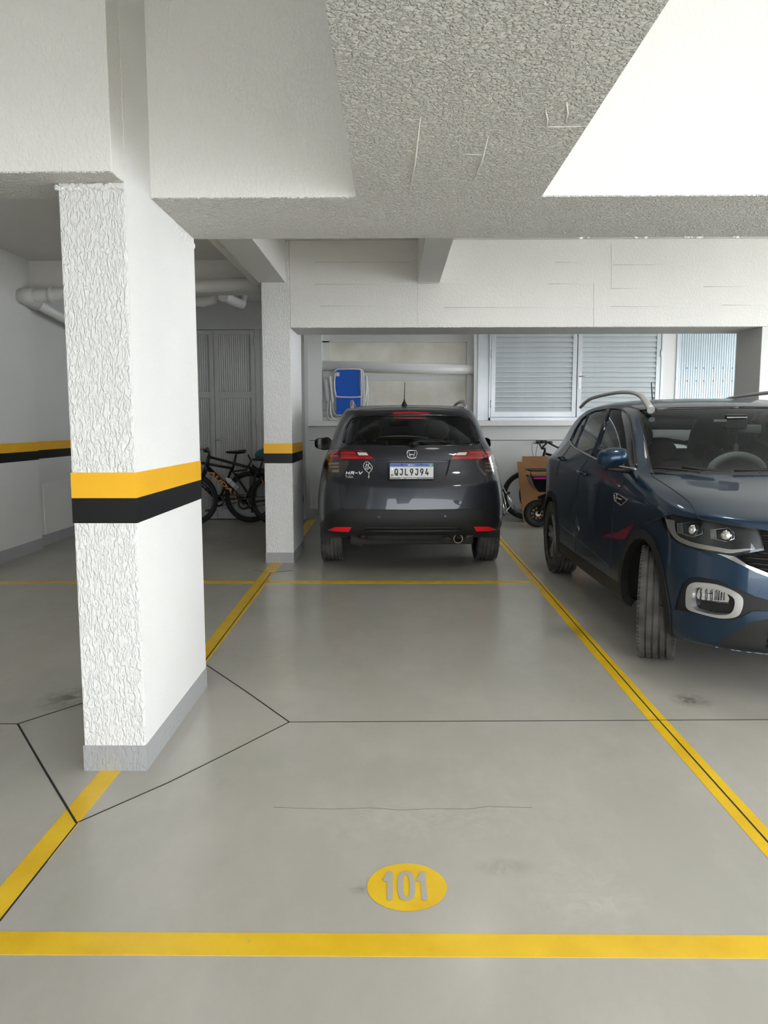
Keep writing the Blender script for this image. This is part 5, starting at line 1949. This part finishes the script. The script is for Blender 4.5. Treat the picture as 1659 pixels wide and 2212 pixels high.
# cabin
mb = MB().box(TX - 0.70, TX + 0.70, TY + 1.2, TY + 3.7, 0.40, 0.46, 0.02)
mb.box(TX - 0.62, TX + 0.62, TY + 3.05, TY + 3.22, 0.46, 1.06, 0.05)
mb.box(TX - 0.66, TX + 0.66, TY + 0.45, TY + 1.25, 0.55, 0.93, 0.05)
mb.build('cabin_floor', 'interior', tc_)
MB().box(TX - 0.70, TX + 0.70, TY + 1.12, TY + 1.65, 0.80, 1.045, 0.05).build('dashboard', 'interior', tc_)
for b_ in (0.37, -0.37):
    seat(tc_, TX - b_, TY + 2.20, 0.52, -1)
mb = MB()
for b_ in (0.38, 0.0, -0.38):
    mb.ell((TX - b_, TY + 3.10, 1.14), (0.13, 0.06, 0.09), 14, 10)
mb.build('rear_head_restraints', 'fabric', tc_)
ih = MB()
arc = [(TX - 0.28 + 0.36 * k / 14, 0.125 * math.sin(PI * k / 14) ** 0.45) for k in range(15)]
ih.tube([(x, TY + 1.40, 1.035 + z) for x, z in arc], 0.028, 8)
ih.build('dashboard_arch', 'interior_pale', tc_)  # pale arch standing on the dashboard
p = T.atY(1588, 912, 1.50)
o = MB().box(p.x - 0.07, p.x + 0.07, p.y - 0.03, p.y + 0.03, p.z - 0.045, p.z + 0.05, 0.015).build('mirror_housing', 'gloss_black', tc_)
MB().box(p.x - 0.02, p.x + 0.20, p.y + 0.05, p.y + 0.07, p.z - 0.075, p.z - 0.015, 0.012).build('inside_mirror', 'interior_pale', o)
p2_ = T.atY(1590, 925, 1.52)
p3_ = T.atY(1590, 958, 1.52)
mb = MB().tube([p2_, p3_], 0.0022, 5)
mb.ell(p3_ - Vector((0, 0, 0.03)), (0.018, 0.012, 0.035), 10, 8)
mb.build('hanging_charm', 'interior_pale', o)
p = T.atY(1556, 908.5, 1.47)
MB().box(p.x - 0.042, p.x + 0.042, p.y - 0.001, p.y + 0.001, p.z - 0.008, p.z + 0.008).build('windscreen_sticker', 'label_white', tc_)

# ================================================================== bicycles


def bicycle(label, xr, Y, d, opts, group=None):
    """bicycle in the plane y=Y; xr = rear axle x, d = forward direction along x (+1 / -1)"""
    R = opts.get('R', 0.365)
    o = thing('bicycle', label, 'bicycle', (xr + d * 0.58, Y, 0), group)
    P = lambda s, z, y=0.0: Vector((xr + d * s, Y + y, z))
    ra, bb, fa = P(0, R), P(0.44, 0.31), P(1.164, R)
    st, ht, hb = P(0.25, 0.76), P(0.905, opts.get('ht', 0.93)), P(0.945, 0.80)
    fr = MB()
    fr.tube([st, ht - Vector((0, 0, 0.02))], 0.018, 10)
    fr.tube([bb, hb], 0.032, 10)
    fr.tube([bb, st + (st - bb) * 0.05], 0.017, 10)
    fr.tube([hb, ht], 0.024, 10)
    for y in (-0.04, 0.04):
        fr.tube([bb + Vector((0, y * 0.6, 0)), ra + Vector((0, y * 1.4, 0))], 0.010, 8)
        fr.tube([st + Vector((0, y * 0.4, -0.03)), ra + Vector((0, y * 1.4, 0))], 0.009, 8)
    frame = fr.build('frame', 'bike_black', o)
    fk = MB()
    for y in (-0.055, 0.055):
        fk.tube([hb + Vector((0, y, -0.02)), (hb + fa) / 2 + Vector((0, y, 0)), fa + Vector((0, y, 0))], [0.020, 0.020, 0.013], 8)
    fk.obox(hb + Vector((0, 0, -0.02)), (1, 0, 0), (0, 1, 0), (0, 0, 1), (0.02, 0.07, 0.025))
    fk.build('fork', 'bike_black', o)
    for c in (ra, fa):
        w = MB().torus(c, (0, 1, 0), R - 0.031, 0.031, 48, 8).build('wheel', 'bike_rubber', o)
        MB().torus(c, (0, 1, 0), R - 0.062, 0.011, 40, 6).build('rim', 'bike_black', w)
        sp = MB()
        for k in range(28):
            an = 2 * PI * k / 28
            a2 = an + (0.35 if k % 2 else -0.35)
            sp.tube([c + Vector((math.cos(a2) * 0.02, 0.025 if k % 4 < 2 else -0.025, math.sin(a2) * 0.02)), c + Vector((math.cos(an) * (R - 0.065), 0, math.sin(an) * (R - 0.065)))], 0.0011, 4, cap=False)
        so = sp.build('spokes', 'steel', w)
        so['kind'] = 'stuff'
        MB().cyl(c + Vector((0, -0.05, 0)), c + Vector((0, 0.05, 0)), 0.022, n=12).build('hub', 'bike_black', w)
        MB().lathe([(-0.001, 0.04), (-0.001, 0.08), (0.001, 0.08), (0.001, 0.04)], c + Vector((0, -0.045, 0)), (0, 1, 0), 24).build('brake_disc', 'steel', w)
    # crank
    cr = MB().lathe([(0, 0.06), (0, 0.085), (0.004, 0.085), (0.004, 0.06)], bb + Vector((0, -0.05, 0)), (0, 1, 0), 28)
    cr.cyl(bb + Vector((0, -0.07, 0)), bb + Vector((0, 0.07, 0)), 0.02, n=12)
    ca = opts.get('crank', 0.6)
    v = Vector((math.cos(ca), 0, math.sin(ca))) * 0.172
    cr.tube([bb + Vector((0, -0.07, 0)), bb + v + Vector((0, -0.075, 0))], [0.014, 0.010], 8)
    cr.tube([bb + Vector((0, 0.07, 0)), bb - v + Vector((0, 0.075, 0))], [0.014, 0.010], 8)
    crank = cr.build('crank', 'bike_black', o)
    for s in (1, -1):
        MB().obox(bb + v * s + Vector((0, -s * 0.13, 0)), (1, 0, 0), (0, 1, 0), (0, 0, 1), (0.045, 0.05, 0.011)).build('pedal', 'bike_black', crank)
    ch = MB()
    for z in (0.08, -0.08):
        ch.tube([bb + Vector((0, -0.048, z)), ra + Vector((0, -0.048, z * 0.45))], 0.0045, 5)
    ch.build('chain', 'bike_black', o)
    # saddle
    sd = P(0.185, opts.get('sz', 0.93))
    MB().tube([st - Vector((0, 0, 0.05)), sd - Vector((0, 0, 0.03))], 0.014, 8).build('seat_post', 'bike_black', o)
    m = MB()
    secs = [(-0.13, 0.072, 0.026), (-0.10, 0.075, 0.03), (-0.03, 0.055, 0.026), (0.04, 0.028, 0.02), (0.11, 0.02, 0.017), (0.145, 0.010, 0.010)]
    vs, fs = [], []
    for (s, w_, h) in secs:
        for k in range(12):
            an = 2 * PI * k / 12
            vs.append(sd + Vector((d * s, w_ * math.cos(an), h * math.sin(an) + (0.012 if s < -0.05 else 0))))
    for j in range(len(secs) - 1):
        for k in range(12):
            l = (k + 1) % 12
            fs.append((j * 12 + k, j * 12 + l, (j + 1) * 12 + l, (j + 1) * 12 + k))
    m.add(vs, fs, True).add(vs[:12], [tuple(range(12))]).add(vs[-12:], [tuple(range(12))])
    m.build('saddle', 'bike_black', o)
    # handlebar across the frame, turned by 'turn'
    sm_ = ht + Vector((d * 0.05, 0, 0.055))
    turn = opts.get('turn', 0.0)
    ax = Vector((math.sin(turn) * d, math.cos(turn), 0))
    hz = opts.get('rise', 0.05)
    hbm = MB().tube([sm_ + ax * s + Vector((-d * 0.05 * abs(s) * 2, 0, hz * min(1, abs(s) * 5))) for s in (-0.34, -0.2, -0.08, 0, 0.08, 0.2, 0.34)], 0.013, 8)
    hbm.tube([ht + Vector((0, 0, -0.01)), ht + Vector((0, 0, 0.05)), sm_], 0.019, 8)
    bar = hbm.build('handlebar', 'bike_black', o)
    for s in (-1, 1):
        e = sm_ + ax * (s * 0.34) + Vector((-d * 0.034, 0, hz))
        MB().tube([e - ax * (s * 0.12), e], 0.0175, 10).build('grip', 'rubber', bar)
        lv = MB().tube([e - ax * (s * 0.15), e - ax * (s * 0.13) + Vector((d * 0.05, 0, -0.02)), e - ax * (s * 0.05) + Vector((d * 0.06, 0, -0.03))], [0.014, 0.008, 0.006], 6)
        lv.build('brake_lever', 'bike_black', bar)
        cb = MB().tube(smooth_poly([tuple(e - ax * (s * 0.14)), tuple(e - ax * (s * 0.2) + Vector((d * 0.13, 0, -0.03))), tuple(hb + Vector((d * 0.09, s * 0.03, 0.0))), tuple(hb + Vector((0, s * 0.03, -0.06)))], False, 4), 0.0032, 5)
        cb.build('brake_cable', 'bike_black', bar)
    return o, P, frame


Y1, Y2 = 10.36, 10.72
xr1 = atY(598, 1080, Y1).x
b1, P1, f1 = bicycle('black mountain bike with orange lettering and a white bottle, front wheel behind the near pillar', xr1, Y1, -1, {'ht': 0.955, 'sz': 0.90, 'crank': 2.3, 'rise': 0.03, 'turn': 0.25})
# orange lettering down the tube
bbp, hbp = P1(0.44, 0.31, -0.03), P1(0.945, 0.80, -0.03)
ex = (bbp - hbp).normalized()
ey = Vector((0, -1, 0)).cross(ex)
ey = ex.cross(Vector((0, 1, 0))) * -1
if ey.z < 0:
    ey = -ey
letter('frame_lettering', 'AUDAX', hbp + ex * 0.07 - ey * 0.027 + Vector((0, -0.006, 0)), ex, ey, 0.054, 0.52, 'orange', f1, bold=0.03, lift=0.0, slant=0.25)
MB().tube([P1(0.20, 0.66, -0.02), P1(0.165, 0.58, -0.025)], 0.013, 6).build('orange_mark', 'orange', f1)
dn = (hbp - bbp).normalized()
up = Vector((dn.z * 1.0, 0, -dn.x))
if up.z < 0:
    up = -up
c0 = P1(0.44, 0.31) + dn * 0.30 + up * 0.075
bt = MB().lathe([(-0.10, 0.0), (-0.10, 0.034), (0.0, 0.036), (0.06, 0.036), (0.085, 0.026), (0.10, 0.014), (0.115, 0.012), (0.115, 0)], c0, dn, 16).build('water_bottle', 'bottle')
tag(bt, 'white water bottle held in the frame of the orange lettered bike', 'bottle')
mb = MB()
for k in (-0.06, 0.02):
    mb.torus(c0 + dn * k, dn, 0.0395, 0.003, 16, 5)
mb.tube([c0 - up * 0.045 - dn * 0.10, c0 - up * 0.045 + dn * 0.05], 0.005, 6)
mb.build('bottle_cage', 'bike_black', b1)

xr2 = atY(541, 1078, Y2).x
b2, P2, f2 = bicycle('dark bicycle with a child seat standing against the closet doors', xr2, Y2, -1, {'ht': 0.90, 'sz': 0.985, 'crank': -2.3, 'R': 0.36})
# child seat with bracket over the rear wheel
cs = MB()
cs.tube([P2(0.22, 0.72), P2(0.05, 0.74), P2(-0.02, 0.86), P2(0.02, 0.95)], 0.012, 8)
cs.tube([P2(0.22, 0.68), P2(0.10, 0.66), P2(-0.08, 0.68)], 0.014, 8)
csb = cs.build('child_seat_bracket', 'bike_black', b2)
sh = MB()
prof = [(-0.02, 0.72, 0.13), (-0.10, 0.66, 0.15), (-0.22, 0.65, 0.15), (-0.31, 0.70, 0.15), (-0.355, 0.85, 0.15), (-0.39, 1.02, 0.13), (-0.41, 1.12, 0.09)]
vs, fs = [], []
for (s, z, w_) in prof:
    for t in (-1, -0.8, 0, 0.8, 1):
        lift = 0.09 if abs(t) == 1 else 0.0
        vs.append(P2(s + lift * (0.9 if z > 0.75 else 0.2), z + lift * (0.2 if z > 0.75 else 1), w_ * t))
for j in range(len(prof) - 1):
    for k in range(4):
        fs.append((j * 5 + k, j * 5 + k + 1, (j + 1) * 5 + k + 1, (j + 1) * 5 + k))
sh.add(vs, fs, True)
so_ = sh.build('child_seat', 'bike_black', b2)
sm2 = so_.modifiers.new('thickness', 'SOLIDIFY')
sm2.thickness = 0.02
MB().obox(P2(-0.06, 0.50, -0.12), (1, 0, 0), (0, 1, 0), (0, 0, 1), (0.04, 0.04, 0.14)).build('foot_rest', 'bike_black', b2)
hm = MB().ell(P2(-0.20, 0.945, 0.0), (0.125, 0.10, 0.09), 18, 12).build('helmet', 'teal')
tag(hm, 'dark teal helmet lying in the child seat of a bicycle', 'helmet')

# two bicycles behind the cardboard
for (px, Yk, lab, tr) in ((1136, 11.10, 'dark bicycle behind the cardboard, its front wheel showing on the left', 0.12), (1172, 11.33, 'dark bicycle closest to the back wall behind the cardboard', 1.2)):
    xf = atY(px, 1080, Yk).x
    bicycle(lab, xf + 1.164, Yk, -1, {'ht': 0.97, 'sz': 0.95, 'rise': 0.09, 'turn': tr, 'R': 0.35}, None)

# ------------------------------------------------------------------ cardboard leaning on the bicycles


def sheet(label, p00, p10, p11, p01, th):
    o = MB()
    n = (Vector(p10) - Vector(p00)).cross(Vector(p01) - Vector(p00)).normalized() * th
    o.prism([p00, p10, p11, p01], n)
    return tag(o.build('cardboard_sheet', 'cardboard'), label, 'cardboard')


tl = atY(1117, 998, 10.86)
bl = Vector((atY(1131, 1105, 10.70).x, 10.70, 0.0))
sheet('large flattened cardboard sheet leaning behind the scooter', bl, bl + Vector((0.95, 0, 0)), tl + Vector((1.0, 0, 0.03)), tl, 0.012)
tl2 = atY(1128, 986, 10.93)
sheet('second cardboard sheet just peeking out above the first', Vector((tl2.x + 0.04, 10.80, 0)), Vector((tl2.x + 0.9, 10.80, 0)), tl2 + Vector((0.9, 0, 0.01)), tl2, 0.010)

# ------------------------------------------------------------------ small scooter
sc_c = atY(1161, 1108, 10.20)
R_ = 0.185
sx, sy = sc_c.x, 10.20
sco = thing('electric_scooter', 'small black scooter with a fat wheel and a magenta stripe, beside the blue car', 'scooter', (sx + 0.3, sy, 0))


def scooter_wheel(x):
    c = Vector((x, sy, R_))
    w = MB().torus(c, (0.12, 1, 0), R_ - 0.048, 0.048, 36, 12).build('wheel', 'bike_rubber', sco)
    MB().torus(c, (0.12, 1, 0), R_ - 0.092, 0.012, 30, 6).build('rim', 'bike_black', w)
    m = MB()
    for k in range(9):
        an = 2 * PI * k / 9
        d = Vector((math.cos(an), 0, math.sin(an)))
        m.tube([c + d * 0.03, c + d * (R_ - 0.09)], [0.014, 0.010], 6)
    m.build('cast_spokes', 'bike_black', w)
    MB().cyl(c + Vector((0, -0.05, 0)), c + Vector((0, 0.05, 0)), 0.035, n=14).build('hub', 'steel', w)


scooter_wheel(sx)
scooter_wheel(sx + 0.85)
mb = MB()
mb.tube([(sx + 0.0, sy, R_ + 0.21), (sx + 0.12, sy, R_ + 0.23), (sx + 0.22, sy, R_ + 0.16)], [0.02, 0.05, 0.05], 8)
for y in (-0.075, 0.075):
    mb.tube([(sx, sy + y, R_), (sx + 0.10, sy + y, R_ + 0.22), (sx + 0.2, sy + y, 0.55)], 0.018, 8)
mb.box(sx + 0.15, sx + 0.75, sy - 0.11, sy + 0.11, 0.16, 0.24, 0.02)
mb.tube([(sx + 0.75, sy, 0.22), (sx + 0.82, sy, 0.6), (sx + 0.78, sy, 0.95)], 0.025, 8)
mb.tube([(sx + 0.78, sy - 0.28, 0.97), (sx + 0.78, sy + 0.28, 0.97)], 0.014, 8)
mb.build('chassis', 'bike_black', sco)
za, zb = atY(1150, 1063, sy - 0.2).z, atY(1150, 1029, sy - 0.2).z
x_ = lambda px: atY(px, 1040, sy - 0.2).x
bx = MB()
y0_, y1_ = sy - 0.20, sy + 0.20
pts = [(x_(1147), zb), (x_(1147) + 0.62, zb), (x_(1172) + 0.5, za), (x_(1165), za), (x_(1155), (za + zb) / 2 - 0.03)]
bx.prism([(a, y0_, b_) for a, b_ in pts], (0, y1_ - y0_, 0))
body_ = bx.build('storage_box', 'gloss_black', sco)
zt_ = atY(1150, 1017, y0_).z
m = MB().tube([(x_(1147), y0_, zb), (x_(1145), y0_, zt_), (x_(1145) + 0.6, y0_, zt_), (x_(1145) + 0.6, y1_, zt_), (x_(1145), y1_, zt_), (x_(1145), y0_, zt_)], 0.009, 6)
m.build('box_rail', 'bike_black', body_)
MB().box(x_(1152), x_(1152) + 0.35, y0_ - 0.004, y0_, zb - 0.035, zb - 0.012).build('magenta_stripe', 'magenta', body_)

# ------------------------------------------------------------------ folded metal stand
Yt = 10.82
g = lambda px, py, dy=0.0: atY(px, py, Yt + dy)
std = thing('folding_stand', 'folded silver metal stand leaning by the wall right of the graphite car', 'stand', (g(1098, 1112).x, Yt, 0))
for a, b_ in (((1080, 1040, 0), (1117, 1110, 0)), ((1086, 1062, 0.05), (1096, 1108, 0.0)), ((1084, 1072, 0.02), (1090, 1110, -0.05)), ((1088, 1111, -0.02), (1106, 1088, 0.03)), ((1097, 1066, 0.04), (1118, 1108, 0.06))):
    p, q = g(*a), g(*b_)
    q.z = max(q.z, 0.012)
    p.z = max(p.z, 0.012)
    MB().tube([p, q], 0.009, 8).build('stand_leg', 'chrome', std)
for c in ((1094, 1068), (1099, 1065), (1116, 1109), (1088, 1111)):
    p = g(*c)
    p.z = max(p.z, 0.02)
    MB().ell(p, (0.024, 0.02, 0.018), 10, 7).build('clamp', 'bike_black', std)

# ------------------------------------------------------------------ beach chairs on the ledge
YC = 11.455
h_ = lambda px, py, dy=0.0: atY(px, py, YC + dy)
bc = thing('beach_chair', 'folded blue canvas beach chair with a white tube frame on the ledge', 'chair', (h_(752, 909).x, YC, LZ))


def loop(pxs, r, name, mat, parent, dy=0.0, closed=False):
    pts = [h_(x, y, dy) for x, y in pxs]
    for p in pts:
        p.z = max(p.z, LZ + r)
    return MB().tube(pts, r, 8, closed=closed).build(name, mat, parent)


def canvas(x0, x1, y0, y1, dy, name, parent, mat='blue_mesh'):
    a, b_ = h_(x0, y0, dy), h_(x1, y1, dy)
    return MB().box(a.x, b_.x, YC + dy - 0.004, YC + dy + 0.004, b_.z, a.z, 0.002).build(name, mat, parent)


canvas(724, 778, 797, 856, -0.03, 'back_canvas', bc)
canvas(726, 779, 842, 895, -0.015, 'seat_canvas', bc)
loop(smooth_poly([(724, 806), (722, 830), (725, 852), (732, 857.5), (775, 857.5), (781, 852), (781, 820), (780, 803), (775, 797.5), (730, 797.5), (724, 803)], False, 2), 0.011, 'front_tube', 'white_paint', bc, -0.045)
loop(smooth_poly([(722, 800), (717, 830), (718, 870), (722, 893), (735, 897), (780, 897), (785, 880), (785, 830), (784, 803), (778, 798)], False, 2), 0.011, 'rear_tube', 'white_paint', bc, 0.02)
loop(smooth_poly([(713, 813), (716, 840), (719, 870)], False, 3), 0.020, 'arm_rest', 'white_paint', bc, -0.02)
loop(smooth_poly([(791, 812), (792, 840), (788, 872)], False, 3), 0.016, 'arm_rest', 'white_paint', bc, 0.03)
loop(smooth_poly([(714, 865), (714, 890), (719, 903), (730, 907), (770, 908)], False, 3), 0.011, 'leg_tube', 'white_paint', bc, -0.01)
a = h_(728, 806, -0.036)
MB().box(a.x - 0.012, a.x + 0.035, a.y - 0.003, a.y, a.z - 0.045, a.z + 0.012).build('care_tag', 'label_white', bc)
bc2 = thing('beach_chair', 'white framed folding chair tucked behind the blue beach chair', 'chair', (h_(735, 909, 0.12).x, YC + 0.12, LZ))
loop(smooth_poly([(703, 818), (705, 840), (708, 866)], False, 3), 0.026, 'arm_rest', 'white_paint', bc2, 0.065)
loop(smooth_poly([(708, 822), (710, 860), (706, 885), (708, 899), (716, 907), (760, 908)], False, 3), 0.011, 'leg_tube', 'white_paint', bc2, 0.065)
loop(smooth_poly([(789, 815), (795, 840), (790, 900)], False, 3), 0.011, 'side_tube', 'white_paint', bc2, 0.065)
canvas(728, 776, 812, 890, 0.045, 'back_canvas', bc2)

# bare digits of the bay number
sign('digits', strokes('101', 0.148, 0.066, -0.002, 0.0165, {'0': 0.92, '1': 0.66}), (-0.034, 2.068, 0.0012), (1, 0, 0), (0, 1, 0), 'floor', NUM_MARK)
